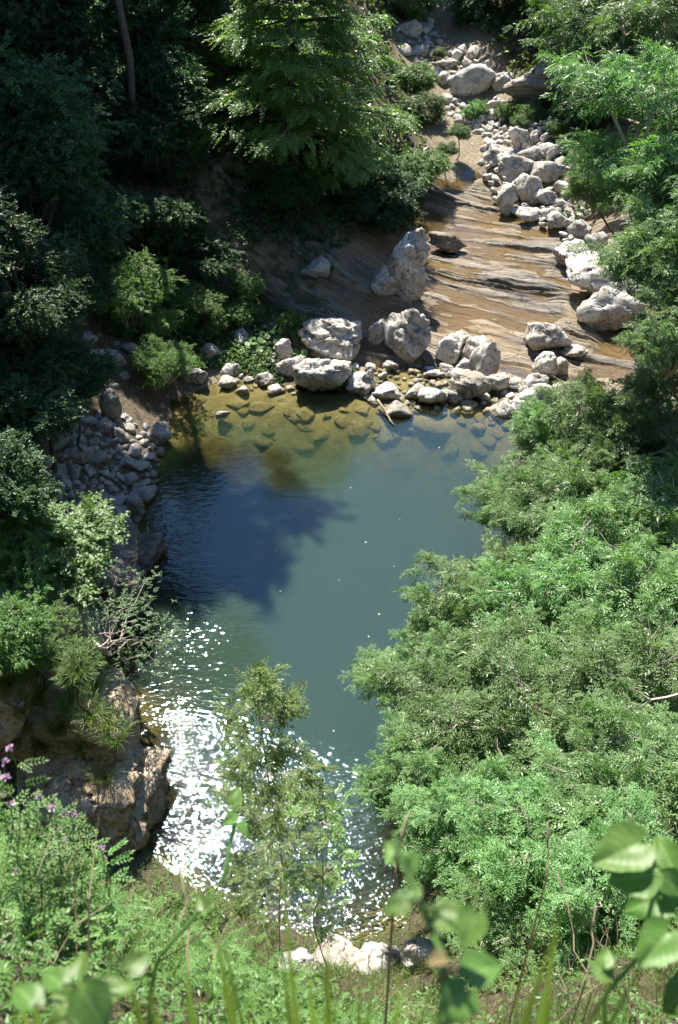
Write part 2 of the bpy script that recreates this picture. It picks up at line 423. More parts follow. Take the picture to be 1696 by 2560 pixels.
# where the stream bed / gravel runs (0..1), where the bare rubble bank and footpath are
def seg_dist(x, y, pts):
    best = np.full(np.shape(x), 1e9)
    for a, b in zip(pts[:-1], pts[1:]):
        a, b = np.array(a), np.array(b); e = b - a
        t = np.clip(((x - a[0]) * e[0] + (y - a[1]) * e[1]) / (e @ e), 0, 1)
        best = np.minimum(best, np.hypot(x - a[0] - t * e[0], y - a[1] - t * e[1]))
    return best
STREAM = [(9, 29.5), (6.5, 34), (6.3, 40), (7.2, 45), (7.2, 50), (6.2, 55), (5.6, 60.5), (4.2, 66), (5, 75)]
def bare(x, y):
    s = np.maximum(sstep(4.6, 3.4, seg_dist(x, y, STREAM)) * sstep(46, 42, y), sstep(3.6, 2.4, seg_dist(x, y, STREAM[2:])))
    s = np.maximum(s, sstep(7.5, 6.2, np.hypot((x - 7.6) * .85, y - 33.5)))
    s = np.maximum(s, sstep(3, 2, np.hypot((x - .6) * .8, (y - 30.8) * 1.6)))
    s = np.maximum(s, sstep(0.9, 0.3, pool_sd(x, y).reshape(np.shape(x))) * sstep(9.5, 13, y))
    s = np.maximum(s, sstep(2.2, 1.6, seg_dist(x, y, [(-7.0, 27.5), (-7.4, 24), (-6.9, 21.5)])))
    s = np.maximum(s, sstep(.9, .4, seg_dist(x, y, [(-8, 27.3), (-8.6, 28.8), (-9.3, 29.8)])))
    s = np.maximum(s, sstep(1.5, .9, seg_dist(x, y, [(-7, 18.3), (-6.2, 17)])))
    return s
BARE = bare(GXX, GYY)

# --- ground material: earth, gravel, silt under water
m, nt, out = new_mat("gorge_ground")
geo = N_(nt, "ShaderNodeNewGeometry"); P = geo.outputs["Position"]
n1 = noise(nt, P, 1.1, 6, 0.65); n2 = noise(nt, P, 7, 5, 0.7)
earth = ramp(nt, n2, [(0.3, (0.045, 0.035, 0.024)), (0.7, (0.12, 0.095, 0.065))])
grav = ramp(nt, n2, [(0.3, (0.11, 0.085, 0.055)), (0.55, (0.23, 0.19, 0.135)), (0.75, (0.40, 0.36, 0.29))])
ba = N_(nt, "ShaderNodeAttribute", attribute_name="bare")
c = mix(nt, ba.outputs["Fac"], earth, grav)
silt = ramp(nt, n1, [(0.3, (0.12, 0.105, 0.04)), (0.7, (0.33, 0.285, 0.12))])
sz = N_(nt, "ShaderNodeSeparateXYZ"); nt.links.new(P, sz.inputs[0])
uw = ramp(nt, math_(nt, 'ADD', sz.outputs[2], 1.0), [(0.98, g3(1)), (1.0, g3(0.0))])
c = mix(nt, uw, c, silt)
p = N_(nt, "ShaderNodeBsdfPrincipled"); p.inputs["Roughness"].default_value = 0.9; p.inputs["Specular IOR Level"].default_value = 0.2
nt.links.new(c, p.inputs["Base Color"])
b = N_(nt, "ShaderNodeBump"); b.inputs["Strength"].default_value = 0.8; b.inputs["Distance"].default_value = 0.08
nt.links.new(n2, b.inputs["Height"]); nt.links.new(b.outputs[0], p.inputs["Normal"])
nt.links.new(p.outputs[0], out.inputs[0])
M_GROUND = m
# --- layered bedrock of the stream bed
NX, NY = 0.40, 0.917
BL = np.arange(-26.0, 4.5, 0.10); BS = np.arange(26.0, 47.5, 0.045)
BLL, BSS = np.meshgrid(BL, BS)
l0, s0 = BLL.ravel(), BSS.ravel()
bp = np.stack([l0 * NY + s0 * NX, s0 * NY - l0 * NX, np.zeros(len(l0))], 1) / (NX * NX + NY * NY)
warp = fbm(np.stack([l0 * .18, s0 * .5, 0 * s0], 1), 3, 31) * 0.40 + fbm(np.stack([l0 * 1.2, s0 * 1.6, 0 * s0], 1), 3, 37) * 0.05
s = s0 + warp
def ledge(s, seed, period):
    k = np.floor(s / period); f = s / period - k; ki = k.astype(np.int64)
    rf = min(.35, .07 / period)
    hgt = _hash(ki, ki * 0 + 3, ki * 0, seed)
    brk = sstep(-.35, .15, vnoise(np.stack([l0 * .45 / max(.4, period), k * 7.31, 0 * k + seed], 1), seed))      # beds that end along their length
    return (0.2 + 0.8 * hgt) * (.12 + .88 * brk) * np.where(f < rf, f / rf, 1 - ((f - rf) / (1 - rf)) ** 1.5)
gs = (ground(bp[:, 0] + NX, bp[:, 1] + NY) - ground(bp[:, 0] - NX, bp[:, 1] - NY)) / 2
AMP = np.clip(.50 + 1.0 * np.maximum(gs, 0), .50, .75) * (.7 + .3 * vnoise(np.stack([l0 * .25, s0 * .35, 0 * s0], 1), 41))
lz = AMP * (0.52 * ledge(s, 3, 1.6) + 0.36 * ledge(s + 0.6 * vnoise(np.stack([l0 * .3, s0 * .2, 0 * s0], 1), 9), 7, 0.83) + 0.24 * ledge(s + .1, 11, 0.41) + 0.10 * ledge(s, 13, 0.19))
lz += 0.035 * fbm(np.stack([l0 * 1.3, s0 * 2.6, 0 * s0], 1), 5, 43, .6)
def bed_mask(bp):
  edge = np.minimum.reduce([bp[:, 0] + 6.3 - 0.25 * (34 - bp[:, 1]), 15.5 - bp[:, 0], bp[:, 1] - 29.6 + 0.10 * (bp[:, 0] - 2), 45.5 - bp[:, 1],
                          bp[:, 0] * 0.62 + 38.8 - bp[:, 1] * 0.98 + 1.7])
  q = np.array(bp, float); q[:, 2] = 0
  edge = edge + 0.8 * fbm(q * .5, 3, 47)
  return sstep(-0.6, 0.9, edge)
mask = bed_mask(bp)
basin = sstep(1.3, .7, np.hypot((bp[:, 0] - 4.0) * 1.25, (bp[:, 1] - 41.0) * .62) + .5 * fbm(bp * .9, 3, 91))
bz = ground(bp[:, 0], bp[:, 1]) - .45 * basin - 0.22 + (lz + 0.02) * mask - 0.55 * (1 - mask)
m, nt, out = new_mat("layered_bedrock")
geo = N_(nt, "ShaderNodeNewGeometry"); P = geo.outputs["Position"]
mp = N_(nt, "ShaderNodeCombineXYZ")
for q_, nm_, k_ in ((0, "along", .30), (1, "across", 2.6)):
    a_ = N_(nt, "ShaderNodeAttribute", attribute_name=nm_); nt.links.new(math_(nt, 'MULTIPLY', a_.outputs["Fac"], k_), mp.inputs[q_])
na = noise(nt, mp.outputs[0], 2.2, 6, 0.65, 0.4); nb = noise(nt, P, 9, 6, 0.7); nc = noise(nt, P, 0.45, 3, 0.5)
c = ramp(nt, na, [(0.3, (0.05, 0.042, 0.036)), (0.43, (0.14, 0.12, 0.098)), (0.56, (0.27, 0.235, 0.195)), (0.72, (0.46, 0.42, 0.37))])
bd = N_(nt, "ShaderNodeAttribute", attribute_name="band")
c = mix(nt, ramp(nt, bd.outputs["Fac"], [(0.25, g3(.9)), (0.55, g3(0))]), c, (0.075, 0.065, 0.055))
nf_ = noise(nt, mp.outputs[0], 6.5, 4, 0.6, 0.2)
c = mix(nt, ramp(nt, nf_, [(0.36, g3(.9)), (0.48, g3(0))]), c, (0.05, 0.043, 0.036))
c = mix(nt, ramp(nt, nc, [(0.45, g3(0)), (0.62, g3(0.5))]), c, (0.27, 0.195, 0.105))
c = mix(nt, ramp(nt, nb, [(0.55, g3(0)), (0.72, g3(0.6))]), c, (0.06, 0.05, 0.04))
vj = N_(nt, "ShaderNodeTexVoronoi", feature='DISTANCE_TO_EDGE'); vj.inputs["Scale"].default_value = 1.6
vw = N_(nt, "ShaderNodeVectorMath", operation='ADD'); nzc = N_(nt, "ShaderNodeTexNoise"); nzc.inputs["Scale"].default_value = 1.5; nzc.inputs["Detail"].default_value = 4
nt.links.new(P, nzc.inputs["Vector"]); nt.links.new(mp.outputs[0], vw.inputs[0]); nt.links.new(nzc.outputs["Color"], vw.inputs[1]); nt.links.new(vw.outputs[0], vj.inputs["Vector"])
joint = ramp(nt, vj.outputs["Distance"], [(0.0, g3(1)), (0.03, g3(0))])
c = mix(nt, math_(nt, 'MULTIPLY', joint, 0.75), c, (0.045, 0.038, 0.032))
lev = N_(nt, "ShaderNodeAttribute", attribute_name="rise")
c = mix(nt, ramp(nt, lev.outputs["Fac"], [(0.02, g3(0.7)), (0.14, g3(0))]), c, (0.22, 0.155, 0.08))
ms = N_(nt, "ShaderNodeSeparateXYZ"); nt.links.new(P, ms.inputs[0])
mossm = math_(nt, 'MULTIPLY', ramp(nt, noise(nt, P, 1.1, 5, 0.7), [(0.46, g3(0)), (0.58, g3(0.85))]), ramp(nt, math_(nt, 'ADD', math_(nt, 'MULTIPLY', ms.outputs[0], -0.1), 0.5), [(0.42, g3(0)), (0.62, g3(1))]))
c = mix(nt, mossm, c, (0.055, 0.055, 0.022))
p = N_(nt, "ShaderNodeBsdfPrincipled"); p.inputs["Roughness"].default_value = 0.62; p.inputs["Specular IOR Level"].default_value = 0.4
nt.links.new(c, p.inputs["Base Color"])
b = N_(nt, "ShaderNodeBump"); b.inputs["Strength"].default_value = 0.9; b.inputs["Distance"].default_value = 0.06
nt.links.new(math_(nt, 'ADD', math_(nt, 'ADD', na, math_(nt, 'MULTIPLY', nb, 0.5)), math_(nt, 'SUBTRACT', math_(nt, 'MULTIPLY', nf_, .8), math_(nt, 'MULTIPLY', joint, .7))), b.inputs["Height"]); nt.links.new(b.outputs[0], p.inputs["Normal"])
nt.links.new(p.outputs[0], out.inputs[0])
BV = bp.copy(); BV[:, 2] = bz
BF = grid_faces(len(BL), len(BS)); kp = (mask > 0.002) & (bp[:, 1] > 28.2) & (bp[:, 1] < 47) & (bp[:, 0] > -7.5); BF = BF[kp[BF].all(1)]
bu = np.unique(BF); rm = np.full(len(BV), -1); rm[bu] = np.arange(len(bu)); BF = rm[BF]
k1, k2 = np.floor((s + .1) / .41).astype(np.int64), np.floor(s / .19).astype(np.int64)
band = .55 * _hash(k1, k1 * 0 + 1, k1 * 0, 61) + .45 * _hash(k2, k2 * 0 + 2, k2 * 0, 62)
obj("bedrock", mesh_from("bedrock", BV[bu], BF, m, {"rise": lz[bu], "band": band[bu], "along": l0[bu], "across": s[bu]}, False), kind="structure", label="tilted beds of layered rock crossing the stream bed")

V = np.stack([GXX.ravel(), GYY.ravel(), TZ.ravel()], 1)
V[:, 2] -= 0.45 * sstep(.2, .9, bed_mask(V)) 
obj("ground", mesh_from("ground", V, grid_faces(len(gx), len(gy)), M_GROUND, {"bare": (BARE * (1 - .75 * sstep(-4.5, -6, GXX))).ravel()}, True), kind="structure",
    label="steep earthy sides and floor of the wooded gorge")


# --- water
def water_mat(name, deep, shallow_tint, k_depth, chop_dist, base_chop, rip_scale=3.2, ior=1.7):
    m, nt, out = new_mat(name)
    geo = N_(nt, "ShaderNodeNewGeometry"); P = geo.outputs["Position"]
    dep = N_(nt, "ShaderNodeAttribute", attribute_name="depth"); ch = N_(nt, "ShaderNodeAttribute", attribute_name="chop")
    mp = N_(nt, "ShaderNodeMapping"); mp.inputs["Rotation"].default_value = (0, 0, math.radians(8)); mp.inputs["Scale"].default_value = (0.55, 1.25, 1.0)
    nt.links.new(P, mp.inputs["Vector"])
    w1 = noise(nt, mp.outputs[0], rip_scale, 2, 0.5, 0.3); w2 = noise(nt, mp.outputs[0], rip_scale * 2.6, 2, 0.5, 0.2)
    h = math_(nt, 'ADD', w1, math_(nt, 'MULTIPLY', w2, 0.42))
    h = math_(nt, 'MULTIPLY', h, math_(nt, 'ADD', ch.outputs["Fac"], base_chop))
    b = N_(nt, "ShaderNodeBump"); b.inputs["Strength"].default_value = 1.0; b.inputs["Distance"].default_value = chop_dist
    nt.links.new(h, b.inputs["Height"])
    turb = math_(nt, 'SUBTRACT', 1.0, math_(nt, 'POWER', 2.718, math_(nt, 'MULTIPLY', dep.outputs["Fac"], -k_depth)), True)
    sss = N_(nt, "ShaderNodeSubsurfaceScattering", falloff='BURLEY')
    sss.inputs["Color"].default_value = (*deep, 1); sss.inputs["Scale"].default_value = 0.4; sss.inputs["Radius"].default_value = (0.8, 1.0, 1.0)
    nt.links.new(b.outputs[0], sss.inputs["Normal"])
    tr = N_(nt, "ShaderNodeBsdfTransparent")
    tcol = mix(nt, turb, (0.97, 0.96, 0.92), shallow_tint)
    nt.links.new(tcol, tr.inputs["Color"])
    body = N_(nt, "ShaderNodeMixShader"); nt.links.new(turb, body.inputs[0])
    nt.links.new(tr.outputs[0], body.inputs[1]); nt.links.new(sss.outputs[0], body.inputs[2])
    gl = N_(nt, "ShaderNodeBsdfGlossy"); gl.inputs["Color"].default_value = (.74, .88, 1, 1); gl.inputs["Roughness"].default_value = 0.04
    nt.links.new(b.outputs[0], gl.inputs["Normal"])
    fr = N_(nt, "ShaderNodeFresnel"); fr.inputs["IOR"].default_value = ior; nt.links.new(b.outputs[0], fr.inputs["Normal"])
    mx = N_(nt, "ShaderNodeMixShader"); nt.links.new(fr.outputs[0], mx.inputs[0])
    nt.links.new(body.outputs[0], mx.inputs[1]); nt.links.new(gl.outputs[0], mx.inputs[2])
    nt.links.new(mx.outputs[0], out.inputs[0])
    return m
M_WATER = water_mat("pool_water", (0.028, 0.051, 0.035), (0.66, 0.64, 0.30), 0.8, 0.064, 0.035, 4.6)
M_STREAM = water_mat("stream_water", (0.19, 0.128, 0.055), (0.9, 0.74, 0.44), 3.0, 0.03, 0.10, 4.0, 1.36)
WX = np.arange(-8.2, 9.2, 0.12); WY = np.arange(7.6, 31.0, 0.12)
WXX, WYY = np.meshgrid(WX, WY); wp = np.stack([WXX.ravel(), WYY.ravel()], 1)
gz = ground(wp[:, 0], wp[:, 1])
wsd = pool_sd(wp[:, 0], wp[:, 1])
chop = 1.0 * sstep(14.0, 11.7, wp[:, 1] + 0.30 * (wp[:, 0] + 1)) * sstep(3.2, 0.5, wp[:, 0] - 0.1 * wp[:, 1] + 1.0)
chop = np.maximum(chop, 0.17 * sstep(-1.2, -4.0, wp[:, 0]) * sstep(26.5, 23, wp[:, 1]))
chop = np.maximum(chop, 0.10 * sstep(22.0, 25.5, wp[:, 1]) * sstep(3, 0, wp[:, 0]))
chop = np.maximum(chop, 0.10 * sstep(18.5, 13.5, wp[:, 1]))
chop *= 0.75 + 0.5 * vnoise(np.stack([wp[:, 0] * .6, wp[:, 1] * .6, 0 * wp[:, 0]], 1), 77)
keep = (wsd < 0.6) | ((wp[:, 1] > 26.5) & (wsd < 2.6) & (wp[:, 0] > -5) & (wp[:, 0] < 8.5))
F = grid_faces(len(WX), len(WY)); F = F[keep[F].all(1)]
used = np.unique(F); remap = np.full(len(wp), -1); remap[used] = np.arange(len(used))
obj("pool_water", mesh_from("pool_water", np.stack([wp[used, 0], wp[used, 1], np.zeros(len(used))], 1), remap[F], M_WATER,
    {"depth": np.clip(-gz[used], 0, 5), "chop": np.clip(chop[used], 0, 2)}, True), kind="structure", label="green blue water of the plunge pool")
# shallow stream sheet, a little above the mean bed
SX = np.arange(-4, 15.5, 0.2); SY = np.arange(28.2, 64, 0.2)
SXX, SYY = np.meshgrid(SX, SY); sp_ = np.stack([SXX.ravel(), SYY.ravel()], 1)
def smooth_ground(x, y):
    r = 0
    for dx in (-.6, 0, .6):
        for dy in (-.6, 0, .6): r = r + ground(x + dx, y + dy)
    return r / 9
lvl = smooth_ground(sp_[:, 0], sp_[:, 1])
wet = np.maximum(sstep(4.0, 3.0, seg_dist(sp_[:, 0], sp_[:, 1], STREAM[:3])), sstep(2.2, 1.2, seg_dist(sp_[:, 0], sp_[:, 1], [(4.6, 41), (5.5, 46), (5.4, 52), (5.2, 57.5)])))
wet = np.maximum(wet, sstep(4.4, 3.4, np.hypot((sp_[:, 0] - 10.5) * .8, sp_[:, 1] - 31)))
wet = np.maximum(wet, sstep(1.6, 0.6, np.abs(sp_[:, 1] - 29.2)) * sstep(-4, -3, sp_[:, 0]))
sz_ = lvl - 0.145 - 0.30 * (1 - wet) + 0.05 * vnoise(np.stack([sp_[:, 0] * .35, sp_[:, 1] * .35, 0 * sp_[:, 0]], 1), 88)
sz_ = np.where(sp_[:, 1] < 28.8, np.minimum(sz_, 0.004 + 0.3 * np.maximum(sp_[:, 1] - 28.2, 0)), sz_)
F = grid_faces(len(SX), len(SY)); ok = wet > 0.02; F = F[ok[F].any(1)]
used = np.unique(F); remap = np.full(len(sp_), -1); remap[used] = np.arange(len(used))
obj("stream_water", mesh_from("stream_water", np.stack([sp_[used, 0], sp_[used, 1], sz_[used]], 1), remap[F], M_STREAM,
    {"depth": np.full(len(used), 0.14), "chop": np.full(len(used), 0.12)}, True), kind="structure", label="thin sheet of stream water over the brown rock")

# ------------------------------------------------------------------ rocks
def _ico(n):
    import bmesh
    bm = bmesh.new(); bmesh.ops.create_icosphere(bm, subdivisions=n, radius=1.0)
    V = np.array([v.co[:] for v in bm.verts]); F = np.array([[v.index for v in f.verts] for f in bm.faces]); bm.free()
    return norm(V), F
ICO = {n: _ico(n) for n in (3, 4, 5, 6)}

def rock_mesh(name, seed, sub, mat, layer=0.0, rough=0.11, sharp=17, planes=12, cracks=0.05):
    rng = np.random.default_rng(seed)
    D, F = ICO[sub]
    n = norm(rng.normal(0, 1, (planes, 3))); h = rng.uniform(0.58, 1.0, planes)
    q = np.maximum(D @ n.T, 0) / h
    r = (q ** sharp).sum(1) ** (-1 / sharp)
    r = np.clip(r, 0.5, 1.35)
    P = D * r[:, None]
    off = rng.uniform(-50, 50, 3)
    P = P + D * (rough * fbm(P * 1.7 + off, 3, seed))[:, None] + D * (rough * 0.35 * fbm(P * 6 + off, 3, seed + 5))[:, None]
    if cracks:
        rid = 1 - np.abs(vnoise(P * 1.9 + off * 2, seed + 9) + .3 * vnoise(P * 5 + off, seed + 3))
        P = P - D * (cracks * 2.2 * sstep(0.86, 1.0, rid))[:, None]
    if layer:
        ax = norm(np.array([[rng.normal(0, .25), rng.normal(0, .25), 1.0]]))[0]
        hgt = P @ ax + 0.08 * vnoise(P * 2 + off, seed + 1)
        k = np.floor(hgt / layer); f = hgt / layer - k
        j = _hash(k.astype(np.int64), k.astype(np.int64) * 0, k.astype(np.int64) * 0 + 5, seed) - 0.5
        P[:, :2] *= (1 + 0.22 * j - 0.10 * sstep(0.8, 1.0, f))[:, None]
    lo, hi = P.min(0), P.max(0)
    P = (P - (lo + hi) / 2) / ((hi - lo) / 2)          # exactly a unit box, so sizes are true
    return mesh_from(name, P, F, mat, None, True)

def place_rock(me, px0, py0, px1, py1, name="boulder", label=None, cat="boulder", group=None, rz=0.0, tilt=(0, 0), depth=0.85, sink=0.26, hmax=1.5, hmin=0.45, zoff=0.0):
    """stand a stone on the ground so that it spans this rectangle of the photograph"""
    c, t = hit((px0 + px1) / 2, py1 - (py1 - py0) * 0.12, zoff)
    w = (px1 - px0) / FPX * t
    dep = -math.asin(pix_dir((px0 + px1) / 2, py1)[2]) * -1
    sd_, cd_ = abs(math.sin(dep)), math.cos(dep)
    h = ((py1 - py0) / FPX * t - depth * w * sd_ * 0.75) / cd_
    h = min(max(h, hmin * w), hmax * w)
    fw = np.array([pix_dir((px0 + px1) / 2, py1)[0], pix_dir((px0 + px1) / 2, py1)[1]]); fw /= np.linalg.norm(fw)
    x, y = c[0] + fw[0] * depth * w * 0.42, c[1] + fw[1] * depth * w * 0.42
    z0 = min(c[2], float(ground(x, y))) if zoff == 0 else c[2]
    tz = h * (1 + sink)
    o = obj(name, me, None, (x, y, z0 - h * sink + tz / 2), (tilt[0], tilt[1], 0), (w / 2, depth * w / 2, tz / 2), label, cat, group)
    if rz:      # turn the stone about its own upright axis without changing its span much
        o.rotation_euler = (tilt[0], tilt[1], rz)
    return o

# the stones one can name: (box in the photograph), material, style, label
BIG = [
 ((930, 672, 1003, 752), M_LIME2, dict(hmax=1.0), "squat cleft stone pressed against the tall leaning boulder"),
 ((968, 597, 1058, 768), M_LIME2, dict(tilt=(0.05, 0.2), hmax=2.4, depth=.9), "tall leaning grey boulder standing on the shaded rock ledges"),
 ((953, 783, 1067, 913), M_LIME2, dict(hmax=1.5), "tall pale ridged boulder just below the leaning one"),
 ((920, 806, 963, 865), M_LIME2, {}, "small pitted stone between the two large grey boulders of the shore"),
 ((754, 811, 900, 927), M_LIME, dict(layer=.3, hmax=1.2), "big cracked whitish boulder behind the broad leaved herbs"),
 ((741, 935, 876, 1002), M_LIME, dict(depth=.7), "long boulder with a dark front face at the pool edge"),
 ((868, 950, 936, 1000), M_LIME2, {}, "low pale stone touching the long dark faced boulder"),
 ((693, 898, 763, 950), M_LIME2, dict(layer=.3), "flat topped stone on the waterline under the big cracked boulder"),
 ((503, 860, 557, 916), M_GREY, dict(sharp=16), "angular grey block among the herbs on the shore"),
 ((557, 914, 603, 950), M_LIME2, {}, "dark fronted stone below the angular grey block"),
 ((460, 929, 520, 966), M_LIME2, dict(layer=.4), "knobbly pale stone where the shady corner begins"),
 ((691, 855, 731, 916), M_LIME2, dict(sharp=16), "small triangular stone standing up from the herbs"),
 ((552, 952, 592, 978), M_LIME2, {}, "wet low stone in the green shallows, nearest the dark fronted one"),
 ((587, 968, 623, 993), M_LIME2, {}, "squarish wet stone in the green shallows"),
 ((640, 933, 688, 974), M_LIME2, dict(layer=.3), "ribbed wet stone in the green shallows"),
 ((543, 1027, 577, 1053), M_LIME2, dict(zoff=.25), "lone pale stone breaking the surface of the dark corner"),
 ((754, 661, 823, 708), M_LIME2, {}, "mossy pale stone lying alone on the shaded rock beds"),
 ((777, 915, 823, 942), M_LIME, {}, "small white stone on top of the long shore boulder"),
 ((932, 966, 997, 1015), M_LIME2, dict(layer=.35), "tan flat stone above the driftwood stick"),
 ((1088, 843, 1152, 911), M_LIME, {}, "bright white boulder, first of the white cluster on wet rock"),
 ((1131, 838, 1178, 871), M_LIME, {}, "rounded white stone tucked behind the bright white boulder"),
 ((1154, 848, 1226, 916), M_LIME, {}, "white boulder with a grey cleft in the middle of the white cluster"),
 ((1174, 859, 1241, 956), M_LIME2, dict(hmax=1.6), "upright pale boulder at the outer side of the white cluster"),
 ((1099, 919, 1139, 947), M_LIME, {}, "small oval white stone in the shallow water before the cluster"),
 ((1138, 912, 1185, 937), M_LIME, {}, "low flat white stone below the cleft boulder"),
 ((1122, 940, 1216, 1019), M_LAYER, dict(rz=-.55, depth=.6, layer=.3), "long striped slab slanting into the pool"),
 ((1198, 942, 1266, 992), M_LIME, {}, "rounded pale boulder next to the striped slab"),
 ((1262, 955, 1302, 980), M_LIME, {}, "narrow white stone bridging two pale boulders"),
 ((1315, 820, 1414, 886), M_LIME, dict(depth=.75), "large clean white boulder lying on the flat brown bedrock"),
 ((1328, 886, 1386, 957), M_LIME2, {}, "upright pitted boulder below the large clean white one"),
 ((1381, 899, 1416, 939), M_LIME2, {}, "small white stone leaning on the upright pitted boulder"),
 ((1310, 937, 1365, 987), M_LIME2, {}, "brown sided stone in front of the upright pitted boulder"),
 ((1282, 968, 1388, 1048), M_LIME2, dict(rz=-.4, depth=.6), "long pale boulder half hidden by the ash leaves"),
 ((1415, 957, 1487, 1025), M_BROWN, {}, "round dark brown boulder standing apart in brown water"),
 ((1408, 866, 1464, 899), M_LIME2, dict(hmin=.25), "flat pale slab on the wet brown bedrock"),
 ((1412, 678, 1576, 785), M_LIME, dict(depth=.8), "huge wedge shaped white boulder below the overhanging ash"),
 ((1440, 770, 1576, 828), M_LIME2, dict(depth=.6), "long low slab in front of the huge wedge boulder"),
 ((1384, 643, 1462, 678), M_LIME2, {}, "flat oval boulder at the edge of the brown stream"),
 ((1456, 640, 1502, 683), M_LIME2, {}, "dull rounded stone right behind the flat oval boulder"),
 ((1013, 965, 1063, 1013), M_LIME2, {}, "cream stone at the waterline beside the tan flat one"),
 ((1044, 955, 1119, 1033), M_LIME, dict(hmax=.6), "broad cream boulder sloping under the water"),
 ((1117, 978, 1160, 1025), M_LIME2, {}, "blunt stone between the broad cream boulder and the striped slab"),
 ((947, 1010, 1028, 1063), M_LAYER, dict(hmax=.5), "half sunk tan stone with the driftwood stick on it"),
 ((957, 904, 995, 934), M_LIME, {}, "small round white stone at the foot of the tall ridged boulder"),
 ((901, 926, 939, 992), M_LIME2, dict(hmax=1.6), "narrow upright stone behind the low pale shore stone"),
 ((1579, 699, 1622, 728), M_LIME, {}, "white stone showing between ash leaves past the wedge boulder"),
 ((1075, 585, 1160, 637), M_BROWN, dict(hmax=.45, depth=.6, layer=.3), "mossy dark rock at the small waterfall"),
 # upstream
 ((1124, 204, 1230, 252), M_LIME, dict(depth=.6), "long flat white slab across the upper stream"),
 ((1236, 193, 1282, 233), M_LIME, {}, "squarish white block at the end of the long upper slab"),
 ((1262, 222, 1436, 286), M_LAYER, dict(depth=.6, layer=.22), "wide bedded outcrop with dark layers under the small tree"),
 ((1342, 170, 1428, 228), M_GREY, {}, "dark shaded boulder beside the small tree trunk"),
 ((1090, 186, 1127, 217), M_LIME, {}, "white stone just before the long upper slab"),
 ((1272, 329, 1325, 390), M_LIME2, dict(sharp=16), "pinkish angular boulder at the head of the rubble fan"),
 ((1290, 372, 1349, 423), M_LIME2, {}, "grey domed boulder in the middle of the rubble fan"),
 ((1212, 376, 1281, 428), M_LIME, {}, "white split boulder at the stream side of the rubble fan"),
 ((1348, 367, 1406, 409), M_LIME, {}, "bright angular boulder beside the grey domed one"),
 ((1247, 421, 1324, 452), M_LIME, {}, "long pale boulder lying across the rubble fan"),
 ((1323, 424, 1401, 468), M_LIME2, {}, "broad tan boulder on the far side of the rubble fan"),
 ((1239, 475, 1283, 541), M_LIME, dict(hmax=1.6), "tall white slab standing at the lower end of the rubble fan"),
 ((1266, 450, 1304, 503), M_LIME2, {}, "upright stone behind the tall white slab"),
 ((1293, 448, 1348, 514), M_LIME, dict(hmax=1.4), "white pointed boulder next to the tall white slab"),
 ((1334, 478, 1387, 520), M_LIME2, {}, "rounded grey boulder below the white pointed one"),
 ((1366, 532, 1422, 579), M_LIME2, {}, "speckled boulder at the bottom corner of the rubble fan"),
 ((1420, 556, 1471, 601), M_GREY, {}, "dark boulder in the ash shade below the rubble fan"),
 ((1460, 588, 1510, 640), M_GREY, {}, "lower dark boulder in the ash shade by the stream"),
 ((996, 62, 1050, 98), M_LIME, {}, "pale rock face showing between leaves at the top of the stream"),
 # left heap
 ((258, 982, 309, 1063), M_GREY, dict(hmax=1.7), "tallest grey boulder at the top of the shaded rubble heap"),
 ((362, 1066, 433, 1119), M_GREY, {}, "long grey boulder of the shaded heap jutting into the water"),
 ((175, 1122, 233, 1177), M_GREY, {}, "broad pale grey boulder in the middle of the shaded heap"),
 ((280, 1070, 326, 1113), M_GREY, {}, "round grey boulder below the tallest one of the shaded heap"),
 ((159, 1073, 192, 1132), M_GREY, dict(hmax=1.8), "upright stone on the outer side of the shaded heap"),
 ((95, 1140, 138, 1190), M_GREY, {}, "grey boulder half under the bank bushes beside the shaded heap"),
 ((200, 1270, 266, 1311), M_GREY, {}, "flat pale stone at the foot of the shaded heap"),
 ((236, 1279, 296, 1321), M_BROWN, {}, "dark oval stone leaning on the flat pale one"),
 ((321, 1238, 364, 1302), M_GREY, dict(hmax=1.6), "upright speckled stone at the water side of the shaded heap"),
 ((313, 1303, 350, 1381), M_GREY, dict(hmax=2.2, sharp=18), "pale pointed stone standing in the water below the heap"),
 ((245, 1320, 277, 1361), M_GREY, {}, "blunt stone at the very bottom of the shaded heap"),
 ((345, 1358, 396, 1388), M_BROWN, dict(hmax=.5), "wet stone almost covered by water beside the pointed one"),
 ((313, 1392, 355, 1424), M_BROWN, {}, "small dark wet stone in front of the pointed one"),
]
for k, (bx, mt, kw, lab) in enumerate(BIG):
    kw = dict(kw); mk = {q: kw.pop(q) for q in ("layer", "sharp") if q in kw}
    area = (bx[2] - bx[0]) * (bx[3] - bx[1])
    kw.setdefault("hmin", .6); kw.setdefault("sink", .2)
    me = rock_mesh("boulder", 100 + k, 5 if area > 8500 else 4, mt, rough=.125, cracks=.075, **mk)
    ex, ey = (bx[2] - bx[0]) * .06, (bx[3] - bx[1]) * .05
    place_rock(me, bx[0] - ex, bx[1] - ey, bx[2] + ex, bx[3] + ey, label=lab, **kw)

